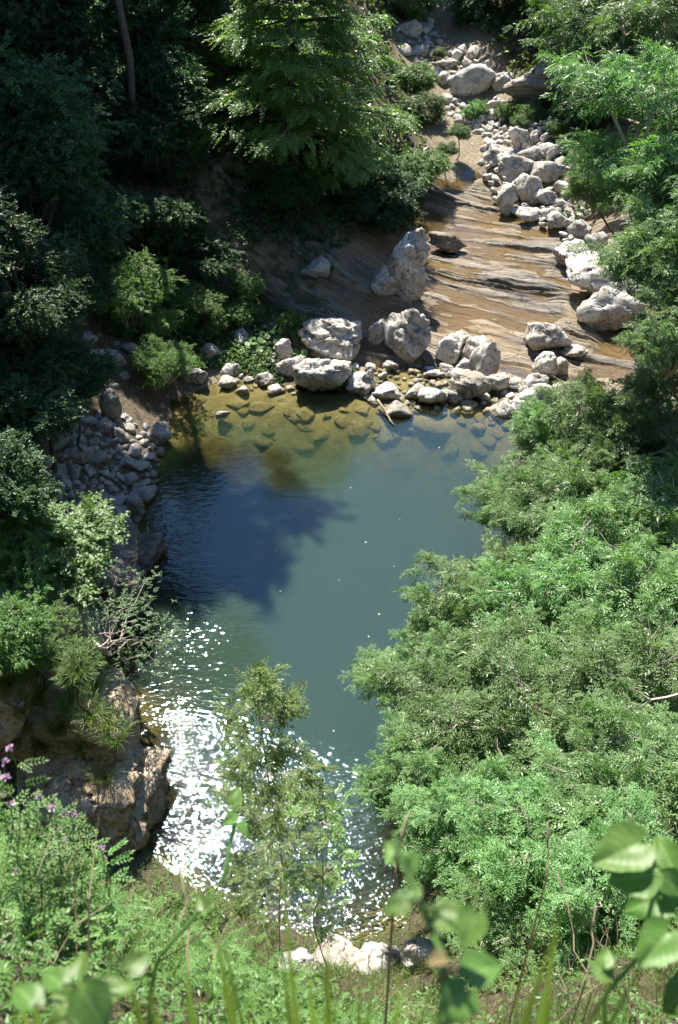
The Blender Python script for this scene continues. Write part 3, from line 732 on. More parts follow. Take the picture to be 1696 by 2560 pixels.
# sunken stones of the shallows
SUNK = [(1017, 1052, 1139, 1106), (1161, 1108, 1225, 1146), (1176, 1058, 1216, 1092), (737, 1026, 802, 1056), (832, 1044, 880, 1070), (866, 1072, 938, 1098), (690, 977, 738, 1008), (629, 1022, 690, 1040), (805, 1030, 830, 1056),
        (1205, 1075, 1262, 1106), (1256, 1024, 1290, 1046), (1140, 1048, 1166, 1068), (1180, 1090, 1240, 1130), (640, 1060, 700, 1090), (930, 1090, 1000, 1120), (770, 1080, 830, 1110), (1090, 1110, 1150, 1150), (1250, 1050, 1300, 1075), (880, 1015, 930, 1040), (570, 1000, 620, 1030), (1150, 1020, 1190, 1045), (720, 1110, 790, 1140)]
sunk_me = [rock_mesh("stone", 300 + k, 3, M_SUNK, rough=.08) for k in range(4)]
SUNK_O = []; _r = np.random.default_rng(17)
for _ in range(34):
    x, y = _r.uniform(600, 1300), _r.uniform(1000, 1110); w_ = _r.uniform(18, 60)
    SUNK.append((x - w_ / 2, y - w_ * .25, x + w_ / 2, y + w_ * .25))
for k, bx in enumerate(SUNK):
    o = place_rock(sunk_me[k % 4], *bx, name="sunken_stone", cat="stone", group="stones under the shallow water", label="yellowish stone lying under the shallow water", hmax=.55, hmin=.3, rz=k * 1.3)
    o.location.z = min(o.location.z, -0.03 - o.scale.z)
    SUNK_O.append((o, (bx[0] + bx[2]) / 2, (bx[1] + bx[3]) / 2, "yellowish sunken stone"))

# loose rubble: many alike stones
rub_l = [rock_mesh("stone", 400 + k, 3, M_LIME, sharp=14) for k in range(5)] + [rock_mesh("stone", 410 + k, 3, M_LIME2, sharp=14) for k in range(3)]
rub_g = [rock_mesh("stone", 420 + k, 3, M_GREY, sharp=14) for k in range(6)]
rub_w = [rock_mesh("stone", 430 + k, 3, M_LIME2, rough=.09) for k in range(4)]
import re
_cut = re.compile(r" (standing|just|between|behind|among|at|where|nearest|in|lying|on|below|above|tucked|first|before|slanting|next|bridging|leaning on|half|under|jutting|with a dark|beside|across|showing|right|touching|of|with|and) .*")
_short = [_cut.sub("", b[3]) for b in BIG]
ANCHOR = [((b[0][0] + b[0][2]) / 2, (b[0][1] + b[0][3]) / 2, n_) for b, n_ in zip(BIG, _short) if _short.count(n_) == 1 and 3 <= len(n_.split()) <= 6]
ORD = [f"{w} nearest" for w in "first second third fourth fifth sixth seventh eighth ninth tenth eleventh twelfth thirteenth fourteenth fifteenth sixteenth seventeenth eighteenth nineteenth twentieth twentyfirst twentysecond twentythird twentyfourth twentyfifth twentysixth twentyseventh".split()]
_old = ["nearest", "second nearest", "third nearest", "fourth nearest", "fifth nearest", "sixth nearest", "seventh nearest", "eighth nearest", "ninth nearest", "tenth nearest", "eleventh nearest", "twelfth nearest"]
LOOSE = list(SUNK_O)
def name_loose():
    cells = {}
    for o, px, py, what in LOOSE:
        a = min(ANCHOR, key=lambda q: math.hypot(q[0] - px, q[1] - py))
        dx, dy = px - a[0], py - a[1]
        side = ("to the right of" if dx > 0 else "to the left of") if abs(dx) > abs(dy) else ("below" if dy > 0 else "above")
        cells.setdefault((what, side, a[2]), []).append((math.hypot(dx, dy), o))
    for (what, side, an), v in cells.items():
        v.sort(key=lambda q: q[0])
        for k, (_d, o) in enumerate(v):
            o["label"] = f"{what}, {ORD[min(k, 26)]} {side} the {an}"
RNG = np.random.default_rng(11)
TAKEN = [((b[0][0] + b[0][2]) / 2, (b[0][1] + b[0][3]) / 2, (b[0][2] - b[0][0]) / 2) for b in BIG]
def scatter_stones(n, inside, sizes, meshes, label, group, gap=0.75, tries=40, name="rubble_stone"):
    done = 0
    for _ in range(n * tries):
        if done >= n: break
        px, py = inside(RNG)
        s = (sizes[0] * .8 + (sizes[1] * 1.75 - sizes[0] * .8) * RNG.uniform(0, 1) ** 1.8) * (0.45 + 0.55 * min(1, max(0, (py - 60) / 900)))
        if any(math.hypot(px - a, py - b) < gap * (s / 2 + r) for a, b, r in TAKEN): continue
        TAKEN.append((px, py, s / 2))
        o_ = place_rock(meshes[int(RNG.integers(len(meshes)))], px - s / 2, py - s * .4, px + s / 2, py + s * .38, name=name, label=label, cat="stone", group=group, rz=RNG.uniform(0, 6.3), depth=RNG.uniform(.7, 1.1), tilt=(RNG.normal(0, .2), RNG.normal(0, .2)))
        LOOSE.append((o_, px, py, label))
        done += 1
def poly_sampler(poly):
    poly = np.array(poly, float); lo, hi = poly.min(0), poly.max(0)
    def f(rng):
        while True:
            x, y = rng.uniform(lo, hi)
            ins = False
            for i in range(len(poly)):
                a, b = poly[i], poly[i - 1]
                if (a[1] > y) != (b[1] > y) and x < (b[0] - a[0]) * (y - a[1]) / (b[1] - a[1]) + a[0]: ins = not ins
            if ins: return x, y
    return f
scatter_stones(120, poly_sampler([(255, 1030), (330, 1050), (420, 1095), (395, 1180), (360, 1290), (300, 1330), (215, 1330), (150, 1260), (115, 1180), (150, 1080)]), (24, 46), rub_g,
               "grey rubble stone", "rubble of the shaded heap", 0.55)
scatter_stones(85, poly_sampler([(1215, 330), (1400, 350), (1440, 430), (1455, 560), (1370, 570), (1290, 545), (1235, 500), (1200, 400)]), (26, 50), rub_l,
               "pale fan stone", "rubble of the sunlit fan", 0.55)
scatter_stones(80, poly_sampler([(1110, 250), (1240, 250), (1420, 290), (1420, 345), (1215, 345), (1130, 300)]), (26, 52), rub_l,
               "pale upstream stone", "rubble below the upper slab", 0.55, name="stream_stone")
scatter_stones(75, poly_sampler([(985, 60), (1060, 40), (1130, 110), (1230, 160), (1230, 195), (1090, 190), (1010, 130)]), (22, 48), rub_l,
               "pinkish far stone", "rubble of the upper reach", 0.55, name="stream_stone")
scatter_stones(48, poly_sampler([(560, 930), (700, 960), (880, 915), (1010, 930), (1130, 950), (1260, 990), (1240, 1010), (1050, 1010), (880, 985), (700, 985), (560, 965)]), (16, 34), rub_w,
               "small wet stone", "small stones along the pool edge", 0.75, name="shore_stone")
scatter_stones(54, poly_sampler([(880, 935), (1010, 920), (1090, 930), (1300, 960), (1400, 960), (1420, 1010), (1300, 1040), (1060, 1035), (900, 1005)]), (26, 44), rub_l + rub_w, "pale shallows stone", "pale stones standing in the shallows", 0.54, name="shore_stone")
scatter_stones(16, poly_sampler([(600, 830), (720, 850), (740, 900), (690, 910), (560, 900)]), (18, 34), rub_w, "small herb bed stone", "stones among the shore herbs", 0.75, name="shore_stone")
scatter_stones(18, poly_sampler([(1420, 560), (1520, 640), (1640, 720), (1640, 760), (1480, 680), (1400, 600)]), (24, 46), rub_l + rub_g, "rounded margin stone", "stones along the stream margin", 0.7)
scatter_stones(14, poly_sampler([(215, 830), (330, 800), (330, 960), (250, 980)]), (20, 40), rub_w, "pale bank stone", "stones of the sapling bank", 0.7)

name_loose()

# near shore white rocks
for k, (bx, lab) in enumerate([((772, 2340, 905, 2440), "scalloped white rock at the near pool edge beside the sparkles"), ((880, 2352, 1000, 2450), "low white rock ledge at the near pool edge, next to the scalloped one"),
                               ((1000, 2330, 1110, 2440), "white rock block under the ash twigs at the near shore"), ((700, 2375, 800, 2450), "white rock half buried in the near grass")]):
    me = rock_mesh("boulder", 500 + k, 5, M_LIME, rough=.16)
    place_rock(me, *bx, name="shore_rock", cat="rock", label=lab, hmax=.7, depth=.9, sink=.3)

# left outcrop of tufa and the dark rock wall
def blocky(name, seed, dims, mat, layer=0.0, rough=0.10, pit=0.03, facets=9):
    """a weathered block with broken faces, overhanging shelves, clefts and pits"""
    D, F = ICO[6] if name == "lower_ledge" else ICO[5]
    rng = np.random.default_rng(seed)
    n = np.vstack([np.eye(3), -np.eye(3), norm(rng.normal(0, 1, (facets, 3)))]); h = np.concatenate([np.ones(6), rng.uniform(.95, 1.35, facets)])
    q = np.maximum(D @ n.T, 0) / h
    P = D * ((q ** 16).sum(1) ** (-1 / 16))[:, None] * (np.array(dims) / 2)
    off = np.array([seed * 3.7, seed * 1.3, seed])
    nrm = norm(D / np.array(dims)); m = max(dims)
    P = P + nrm * (rough * m * fbm(P * 0.8 + off, 3, seed))[:, None]
    step = np.round(fbm(P * 1.1 + off + 9, 2, seed + 6) * 3) / 3          # blocks broken away in steps
    P = P + nrm * (.055 * m * step)[:, None]
    if layer:
        hgt = P[:, 2] + .3 * vnoise(P * .6 + off, seed + 2) + .25 * P[:, 0]; k = np.floor(hgt / layer)
        j = _hash(k.astype(np.int64), k.astype(np.int64) * 0, k.astype(np.int64) * 0, seed) - .5
        f = hgt / layer - k
        P = P + nrm * np.array([1, 1, .2]) * (m * (.10 * j - .05 * sstep(.78, 1, f)))[:, None]
    rid = 1 - np.abs(vnoise(P * 1.3 + off, seed + 8)); P = P - nrm * (.05 * m * sstep(.9, 1, rid))[:, None]
    P = P - nrm * (pit * m * sstep(.1, .55, vnoise(P * 3.1 + off, seed + 4)))[:, None] - nrm * (pit * .5 * m * sstep(.15, .5, vnoise(P * 7.3 + off, seed + 5)))[:, None]
    return mesh_from(name, P, F, mat, None, True)
oc = thing("rock_outcrop", (-5.7, 11.4, 0), "pitted tan rock outcrop with grass tufts at the pool's near corner", "rock outcrop")
obj("lower_ledge", blocky("lower_ledge", 21, (2.8, 2.5, 2.2), M_CLIFF, .7), oc, (0.0, -0.25, 0.4), (-.12, .06, .15))
obj("upper_block", blocky("upper_block", 22, (2.3, 1.9, 1.5), M_CLIFF, .6), oc, (0.2, 1.0, 1.75), (-.15, .1, -.2))
obj("side_block", blocky("side_block", 23, (3.2, 2.8, 3.6), M_CLIFF, .8), oc, (-2.3, .5, 1.7), (-.1, 0, .4))
obj("low_nose", blocky("low_nose", 24, (1.4, 1.5, 1.5), M_CLIFF, .5), oc, (1.15, .3, .3), (-.1, 0, -.3))
obj("top_slab", blocky("top_slab", 25, (2.2, 1.7, .8), M_CLIFF, .4), oc, (-.9, 2.0, 2.5), (.1, 0, .2))
rw = thing("rock_wall", (-6.7, 17.6, 0), "dark layered rock wall dropping into the pool behind the crooked tree", "rock wall")
M_WALL = rock_mat("dark_layered_wall", (0.11, 0.105, 0.10), (0.23, 0.22, 0.21), .6, strata=1.6)
obj("face", blocky("face", 31, (2.6, 2.8, 3.0), M_WALL, .22, .07, .02), rw, (-.15, .2, .5), (0, .15, .2))
obj("shelf", blocky("shelf", 32, (2.4, 1.7, .8), M_CLIFF, .3, .07), rw, (-.2, -1.3, .9), (0, .1, .1))
obj("foot", blocky("foot", 33, (1.5, 1.8, .9), M_WALL, .2, .07), rw, (.7, 1.6, .1), (0, .1, -.3))
sp = obj("sand_spit_rock", blocky("sand_spit_rock", 34, (2.4, 1.0, .9), M_LIME2, .3, .08), None, (-6.2, 14.1, .35), (0, .12, -.55), None, "pale smooth rock ledge above the yellow sandbar", "rock")

# ------------------------------------------------------------------ leaf templates (x along the leaf, z its upper side)
def leaf_quad(L=1.0, W=0.5, fold=0.12, droop=0.1):
    v = np.array([[0, 0, 0], [L * .45, W / 2, fold * W], [L, 0, -droop * L], [L * .45, -W / 2, fold * W]])
    return v, np.array([[0, 2, 1], [0, 3, 2]])
def leaf6(L=1.0, W=0.5, fold=0.12, droop=0.12):
    v = np.array([[0, 0, 0], [L * .28, W * .45, fold * W], [L * .68, W * .38, fold * W - droop * L * .4], [L, 0, -droop * L], [L * .68, -W * .38, fold * W - droop * L * .4], [L * .28, -W * .45, fold * W], [L * .5, 0, -droop * L * .2]])
    return v, np.array([[0, 6, 1], [1, 6, 2], [2, 6, 3], [0, 5, 6], [5, 4, 6], [4, 3, 6]])
def join_t(parts):
    V, F, n = [], [], 0
    for v, f in parts: V.append(v); F.append(f + n); n += len(v)
    return np.vstack(V), np.vstack(F)
def place_t(t, origin, ang, s, tilt=0.0):
    v, f = t; v = v * s
    c, sn = math.cos(ang), math.sin(ang); ct, st = math.cos(tilt), math.sin(tilt)
    x, y, z = v[:, 0] * ct - v[:, 2] * st * -1 * 0 + v[:, 2] * st, v[:, 1], v[:, 2] * ct - v[:, 0] * st
    return np.stack([x * c - y * sn, x * sn + y * c, z], 1) + np.array(origin), f
def ash_leaf(pairs=4, L=0.22, ll=0.078, w=0.40, seed=0):
    r = np.random.default_rng(seed); parts = []
    for i in range(pairs):
        x = L * (0.28 + 0.62 * i / max(1, pairs - 1)); z = -0.25 * x * x / L
        for sgn in (1, -1):
            parts.append(place_t(leaf_quad(1, w), (x, 0, z), sgn * (0.95 + r.normal(0, .12)), ll * r.uniform(.85, 1.1), r.normal(0.12, .15)))
    parts.append(place_t(leaf_quad(1, w), (L * .95, 0, -.25 * L), r.normal(0, .1), ll * 1.1, .25))
    return join_t(parts)
def flat_spray(n=11, L=0.42, ll=0.085, w=0.55, seed=0):
    r = np.random.default_rng(seed); parts = []
    for i in range(n):
        x = L * (i + .6) / n; sgn = 1 if i % 2 else -1
        a = sgn * (1.0 - 0.75 * i / n)
        parts.append(place_t(leaf_quad(1, w), (x, 0, -.3 * x * x / L), a, ll * (1.1 - .35 * i / n) * r.uniform(.85, 1.1), r.normal(.15, .22)))
    return join_t(parts)
def tip_whorl(n=6, ll=0.10, w=0.5, seed=0, spread=1.0):
    r = np.random.default_rng(seed); parts = []
    for i in range(n):
        a = i * 2.4; x = 0.10 * i / n
        parts.append(place_t(leaf_quad(1, w), (x, 0, 0.01 * i), a * spread + r.normal(0, .2), ll * r.uniform(.7, 1.1), r.normal(.1, .35)))
    return join_t(parts)
def maple_leaf():
    ang = [-2.6, -2.0, -1.35, -.95, -.62, -.3, 0, .3, .62, .95, 1.35, 2.0, 2.6]
    rad = [.28, .42, .62, .36, .80, .42, 1.0, .42, .80, .36, .62, .42, .28]
    v = [[0, 0, 0]] + [[.15 + math.cos(a) * r * .6 + .1, math.sin(a) * r * .62, -.12 * r * r] for a, r in zip(ang, rad)]
    f = [[0, i, i + 1] for i in range(1, len(ang))]
    return np.array(v, float), np.array(f)
def maple_spray(seed=0, n=6, ll=.14):
    r = np.random.default_rng(seed)
    return join_t([place_t(maple_leaf(), (.06 * i, r.normal(0, .03), r.normal(0, .02)), (1 if i % 2 else -1) * r.uniform(.3, 1.3), ll * r.uniform(.7, 1.1), r.normal(.25, .25)) for i in range(n)])

# ------------------------------------------------------------------ crowns
def lobe_points(rng, n, R, squash=0.8, lobes=14, lobe_r=(0.32, 0.5), core=0.25, low=-0.55):
    """points through a lumpy crown, outward direction and shell depth"""
    d = norm(rng.normal(0, 1, (lobes, 3))); d[:, 2] = np.maximum(d[:, 2], low)
    c = d * rng.uniform(.42, .82, (lobes, 1)) * R; c[:, 2] *= squash
    lr = rng.uniform(*lobe_r, lobes) * R
    w = lr ** 2; k = rng.choice(lobes, n, p=w / w.sum())
    u = norm(rng.normal(0, 1, (n, 3)))
    rad = rng.uniform(core, 1, n) ** 0.42
    off = u * rad[:, None] * lr[k][:, None]; off[:, 2] *= .72
    P = c[k] + off
    ow = norm(norm(off) * .8 + norm(P) * .8)
    return P, ow, rad, c, lr

def make_crown(name, seed, R, n, templates, mat, up=0.75, droop=0.15, size=(0.8, 1.2), twig_mat=None, flat=0.0, shoots=5, bare_twigs=0, **kw):
    rng = np.random.default_rng(seed)
    P, ow, rad, C, lr = lobe_points(rng, n, R, **kw)
    T = ow + rng.normal(0, .55, (n, 3)); T[:, 2] = T[:, 2] * (0.45 - .4 * flat) - droop
    Nn = np.array([0, 0, 1.0]) * up + ow * (0.45 * (1 - flat)) + rng.normal(0, .33 * (1 - .5 * flat), (n, 3))
    mb = MB()
    k = rng.integers(len(templates), size=n)
    lv = np.clip(rng.normal(.5, .22, n) + .22 * fbm(P * 1.1 + seed, 2, seed), 0, 1)
    for j, (tv, tf) in enumerate(templates):
        q = k == j
        if q.any(): stamp(mb, tv, tf, P[q], T[q], Nn[q], rng.uniform(*size, q.sum()), lv[q])
    for c, r_ in zip(C, lr):                       # ragged shoots beyond the lobes
        for _ in range(shoots):
            d = norm((rng.normal(0, 1, 3) + norm(c) * 1.1)[None])[0]; d[2] = abs(d[2]) * .7
            L = rng.uniform(.12, .34) * R
            tt = np.linspace(0, 1, 9)[:, None]
            O = c + d * r_ * .85 + d * L * tt + np.array([0, 0, -.25]) * L * tt ** 2
            stamp(mb, *templates[int(rng.integers(len(templates)))], O, d + rng.normal(0, .6, (9, 3)), np.array([0, 0, 1.0]) + rng.normal(0, .3, (9, 3)), rng.uniform(*size, 9) * .9, np.clip(rng.normal(.65, .15, 9), 0, 1))
    me = mb.mesh(name, mat)
    # limbs that carry the lobes and twigs that reach the leaves
    bb = MB(); base = np.array([0, 0, -R * .75])
    for c, r_ in zip(C, lr):
        L = wander(rng, base + rng.normal(0, .05 * R, 3), c, 6, .05, .05)
        tube(bb, L, np.linspace(.020 * R + .012, .008 * R + .004, 6), 5)
        for _ in range(5):
            e = c + norm(rng.normal(0, 1, (1, 3)) + norm(c[None]) * .8)[0] * r_ * rng.uniform(.8, 1.05)
            tube(bb, wander(rng, L[3] * .3 + c * .7, e, 5, .08, .03), np.linspace(.008 * R + .004, .004, 5), 4)
    for _ in range(bare_twigs):                    # pale leafless ends that stick out
        q = int(rng.integers(len(C))); d = norm((rng.normal(0, 1, 3) + norm(C[q]) * .9 + np.array([0, 0, .5]))[None])[0]
        e = C[q] + d * lr[q] * rng.uniform(1.15, 1.6)
        L = wander(rng, C[q] * .8, e, 6, .07); tube(bb, L, np.linspace(.014, .006, 6), 4)
        tube(bb, [L[3], L[3] + (L[5] - L[3]) * .7 + rng.normal(0, .09, 3)], [.006, .003], 4)
    return me, bb.mesh("branches", twig_mat or M_TWIG)

def ash_whorl(seed, k=5, pairs=4, L=.25, ll=.09):
    r = np.random.default_rng(seed)
    return join_t([place_t(ash_leaf(pairs, L, ll, .38, seed * 10 + i), (0, 0, 0), i * 6.283 / k + r.normal(0, .25), r.uniform(.75, 1.1), r.uniform(-.15, .45)) for i in range(k)])
T_WHORL = [ash_whorl(1, 5), ash_whorl(2, 4), ash_whorl(3, 6, 3, .2, .085), ash_whorl(4, 4, 5, .3, .095)]
T_ASH = [ash_leaf(4, .24, .085, .40, 1), ash_leaf(5, .27, .080, .38, 2), ash_leaf(3, .20, .088, .42, 3)]
T_BROAD = [tip_whorl(6, .13, .55, 1), tip_whorl(5, .15, .5, 2), flat_spray(8, .32, .12, .55, 3)]
T_SHRUB = [tip_whorl(6, .09, .5, 4), flat_spray(7, .24, .085, .55, 5)]
T_MAPLE = [maple_spray(1), maple_spray(2)]
CROWN = {}
for k in range(3):
    CROWN["ash", k] = make_crown("crown", 10 + k, 2.0, 760, T_WHORL, M_ASH, up=1.0, lobes=34, size=(.6, 1.2), droop=.1, squash=.8, lobe_r=(.13, .34), shoots=3, flat=.2, bare_twigs=40)
for k in range(1):
    CROWN["bigash", k] = make_crown("crown", 20 + k, 3.2, 1500, T_WHORL, M_ASH, up=1.0, lobes=30, size=(.95, 1.5), droop=.1, squash=.85, lobe_r=(.18, .36), shoots=3, flat=.2)
for k in range(3):
    CROWN["broad", k] = make_crown("crown", 30 + k, 3.2, 5600, T_BROAD, M_BROAD, up=.6, lobes=20, size=(.9, 1.5), squash=1.0, lobe_r=(.26, .42), twig_mat=M_BARK)
for k in range(3):
    CROWN["shrub", k] = make_crown("crown", 40 + k, 1.4, 3600, T_SHRUB, M_SHRUB, up=.6, lobes=13, size=(.8, 1.25), squash=.7, twig_mat=M_TWIG)
for k in range(2):
    CROWN["dshrub", k] = make_crown("crown", 50 + k, 1.5, 3200, T_BROAD, M_BROAD, up=.6, lobes=13, size=(.7, 1.1), squash=.75, twig_mat=M_BARK)
CROWN["maple", 0] = make_crown("crown", 60, 1.4, 800, T_MAPLE, M_MAPLE, up=1.0, lobes=12, size=(.85, 1.2), squash=.5, flat=.5, twig_mat=M_TWIG)
for k in range(2):
    CROWN["hazel", k] = make_crown("crown", 80 + k, 1.7, 2600, [tip_whorl(6, .12, .6, 51), flat_spray(8, .34, .12, .6, 52)], M_MAPLE, up=.9, lobes=18, size=(.75, 1.2), squash=.75, lobe_r=(.2, .4), shoots=4)
CROWN_R = {"hazel": 1.7, "ash": 2.0, "bigash": 3.2, "broad": 3.2, "shrub": 1.4, "dshrub": 1.5, "maple": 1.4}

def trunk_mesh(rng, root, base, r0, r1, bark, bend=.05):
    mb = MB(); L = np.linalg.norm(base - root)
    P = wander(rng, np.zeros(3) - np.array([0, 0, .25]), base - root, 8, bend if L < 6 else .012)
    rad = np.linspace(r0, r1, 8); rad[0] *= 1.35
    tube(mb, P, rad, 7)
    return mb.mesh("trunk", bark, True)

TREE_SEED = [0]
def tree(kind, var, px, py, dist, R, label, name, cat="tree", group=None, squash=1.0, root=None, bark=None, lean=(0, 0), thick=1.0):
    """a tree whose crown centre is seen at (px, py) from the ledge, `dist` metres away; the root stands on the ground below it"""
    TREE_SEED[0] += 1; rng = np.random.default_rng(900 + TREE_SEED[0])
    c = at(px, py, dist) if dist else np.array(px)
    s = R / CROWN_R[kind]
    rx, ry = (c[0] + lean[0], c[1] + lean[1]) if root is None else root
    rt = np.array([rx, ry, float(ground(rx, ry))])
    h = c[2] - rt[2]
    if h < R * .55 * squash: c[2] = rt[2] + R * .55 * squash
    th = thing(name, rt, label, cat, group)
    cm, bm_ = CROWN[kind, var]
    base = c + np.array([0, 0, -R * .75 * squash])
    if base[2] < rt[2] + .1: base[2] = rt[2] + .1
    r0 = max(.02, .045 * (R ** .8) * thick)
    obj("trunk", trunk_mesh(rng, rt, base + np.array([0, 0, .12 * R]), r0, r0 * .6, bark or M_BARK), th)
    rz = rng.uniform(0, 6.28)
    for nm, me in (("crown", cm), ("branches", bm_)):
        obj(nm, me, th, c - rt, (0, 0, rz), (s, s, s * squash))
    return th

# right hand thicket of ash, seen from above
G_R = "ash trees crowding the bank beside the pool"
for a in [
 (1, 1420, 1110, 27.0, 1.8, "ash crown reaching over the far corner of the pool beside the long pale boulder"),
 (0, 1560, 1080, 25, 2.3, "ash tree below the dark hanging sprays at the frame's edge"),
 (2, 1300, 1245, 25, 1.5, "ash bough jutting farthest over the open green water"),
 (0, 1440, 1300, 23, 2.1, "rounded ash crown in the middle of the far thicket"),
 (1, 1640, 1330, 21, 2.2, "ash crown at the picture edge level with the shadow on the water"),
 (2, 1230, 1520, 21, 1.9, "ash with pale bare twigs leaning out above the calm water"),
 (0, 1430, 1560, 19, 2.1, "dense ash crown in the centre of the thicket"),
 (1, 1640, 1620, 17, 2.1, "ash crown with a long pale dead branch across it"),
 (1, 1080, 1690, 19.5, 1.55, "ash whose lowest sprays touch the view of the rippled water"),
 (2, 1260, 1780, 16.5, 1.9, "ash with a dark slender trunk showing between its leaves"),
 (0, 1500, 1820, 15, 1.9, "bright ash crown above the brambly slope"),
 (0, 1060, 1960, 16, 1.15, "small ash bush closest to the sparkling water"),
 (1, 1230, 2090, 13.5, 1.25, "ash bush over the pale stony gap in the slope"),
 (2, 1440, 2120, 12, 1.3, "low ash thicket just behind the large heart shaped leaves"),
 (1, 1660, 1990, 11.5, 1.3, "ash thicket with bent brown branches at the picture edge"),
 (2, 1600, 2290, 9.5, 1.0, "lowest ash bush at the bottom of the slope by the vine"),
 (0, 1330, 2280, 12, .95, "small ash bush on the grass behind the blurred climbing vine"),
]:
    tree("ash", a[0], a[1], a[2], a[3], a[4], a[5], "ash_tree", group=G_R, lean=(.5, .2), thick=.7)
for a in [(0, 1590, 1480, 19.5, 1.0, "broad leaved bush squeezed between the ash crowns at the picture edge"), (1, 1380, 1960, 14.0, .9, "broad leaved bush in the lower thicket above the stony gap"), (0, 1540, 2210, 10.5, .8, "broad leaved bush behind the heart shaped vine leaves"), (1, 1180, 1930, 16, .7, "small broad leaved bush between the lower ash crowns")]:
    tree("hazel", a[0], a[1], a[2], a[3], a[4], a[5], "shrub", "shrub", "broad leaved bushes in the ash thicket")
G_U = "tall ash trees leaning in over the stream"
tree("bigash", 0, 1690, 330, 25, 3.0, "tall sunlit ash leaning in over the stream boulders", "ash_tree", group=G_U, root=(10.5, 21.5))
tree("bigash", 0, 1770, 590, 22.5, 2.4, "tall ash with dense foliage over the huge wedge boulder", "ash_tree", group=G_U, root=(9.5, 18.5))
tree("ash", 2, 1700, 830, 20.5, 1.25, "dark drooping ash sprays hanging in front of the brown stream", "ash_tree", group=G_U, root=(9, 17), lean=(1, 0))
tree("bigash", 0, 1640, 40, 30, 3.0, "yellow green ash crown in the upper corner over the gorge", "ash_tree", group=G_U, root=(13.5, 27))
tree("ash", 0, 1500, 450, 33, 1.3, "ash branch hiding the edge of the rubble fan", "ash_tree", group=G_U, root=(13, 31))

# trees round the head of the stream
G_H = "woodland trees round the head of the stream"
for a in [
 ("broad", 0, 1285, 45, 62, 3.7, "spreading tree rooted beside the dark shaded boulder upstream", (10.2, 54.5)),
 ("broad", 1, 1460, 60, 56, 3.9, "deeply shaded tree between the upstream outcrop and the ash", None),
 ("broad", 2, 1180, -60, 74, 4.2, "tree closing the stream view at the very top", None),
 ("shrub", 1, 1010, 40, 62, 2.0, "bushy sapling at the stream's far bend", None),
 ("broad", 1, 960, -30, 66, 4.0, "tree behind the tip of the big hornbeam", None),
 ("broad", 2, 1520, 190, 50, 2.8, "dark bush like tree behind the upper ash crown", None),
]:
    tree(a[0], a[1], a[2], a[3], a[4], a[5], a[6], "woodland_tree" if a[0] == "broad" else "shrub", group=G_H, root=a[7])
for k, a in enumerate([(1060, 285, 52, 1.3, "green bush on the stream bank under the hornbeam tips"), (1025, 200, 55, 1.4, "bush beside the brown upper stream"), (1150, 330, 49, .6, "low willow like bush in the stream gravel"),
          (1300, 300, 51, .5, "small bush growing between the layered outcrop and the fan"), (1395, 315, 50, .6, "bush against the layered outcrop"), (1060, 420, 46, 1.3, "leafy bush at the shaded side of the small dark pool"), (1100, 130, 58, .5, "weedy bush on the upper stream stones"), (1120, 370, 47.5, .5, "small bush beside the wet gravel of the stream")]):
    tree("shrub", k % 3, a[0], a[1], a[2], a[3], a[4], "shrub", "shrub", "bushes along the stream", squash=.8)

# shaded forest of the opposite slope
G_L = "trees of the dark shaded slope"
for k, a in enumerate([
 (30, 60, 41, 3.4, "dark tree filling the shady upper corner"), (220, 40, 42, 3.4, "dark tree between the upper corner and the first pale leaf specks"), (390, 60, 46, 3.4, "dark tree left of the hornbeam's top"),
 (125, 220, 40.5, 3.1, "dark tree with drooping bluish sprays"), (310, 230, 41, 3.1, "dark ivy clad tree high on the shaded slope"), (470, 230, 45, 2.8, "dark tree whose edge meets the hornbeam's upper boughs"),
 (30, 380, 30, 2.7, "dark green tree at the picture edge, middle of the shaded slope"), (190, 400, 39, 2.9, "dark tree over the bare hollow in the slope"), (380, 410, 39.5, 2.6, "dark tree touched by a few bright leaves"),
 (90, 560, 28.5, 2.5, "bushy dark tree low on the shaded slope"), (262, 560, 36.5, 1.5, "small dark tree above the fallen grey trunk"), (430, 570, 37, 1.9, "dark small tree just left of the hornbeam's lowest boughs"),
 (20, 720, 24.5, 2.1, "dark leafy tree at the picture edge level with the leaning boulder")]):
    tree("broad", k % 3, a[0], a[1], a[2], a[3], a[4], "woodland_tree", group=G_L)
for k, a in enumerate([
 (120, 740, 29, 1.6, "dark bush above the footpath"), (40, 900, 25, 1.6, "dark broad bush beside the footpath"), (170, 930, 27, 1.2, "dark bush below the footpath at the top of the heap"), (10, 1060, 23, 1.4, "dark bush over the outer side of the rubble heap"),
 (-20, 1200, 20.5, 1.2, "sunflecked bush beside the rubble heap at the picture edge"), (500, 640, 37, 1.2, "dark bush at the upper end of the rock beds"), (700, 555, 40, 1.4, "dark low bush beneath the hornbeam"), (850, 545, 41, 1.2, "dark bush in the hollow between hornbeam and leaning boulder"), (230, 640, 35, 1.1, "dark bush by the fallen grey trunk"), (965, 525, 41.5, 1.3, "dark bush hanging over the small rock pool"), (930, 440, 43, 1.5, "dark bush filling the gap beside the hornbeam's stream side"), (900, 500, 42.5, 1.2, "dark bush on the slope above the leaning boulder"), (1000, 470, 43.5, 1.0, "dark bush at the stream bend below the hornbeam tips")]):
    tree("dshrub", k % 2, a[0], a[1], a[2], a[3], a[4], "shrub", "shrub", "bushes of the shaded bank", squash=.9)
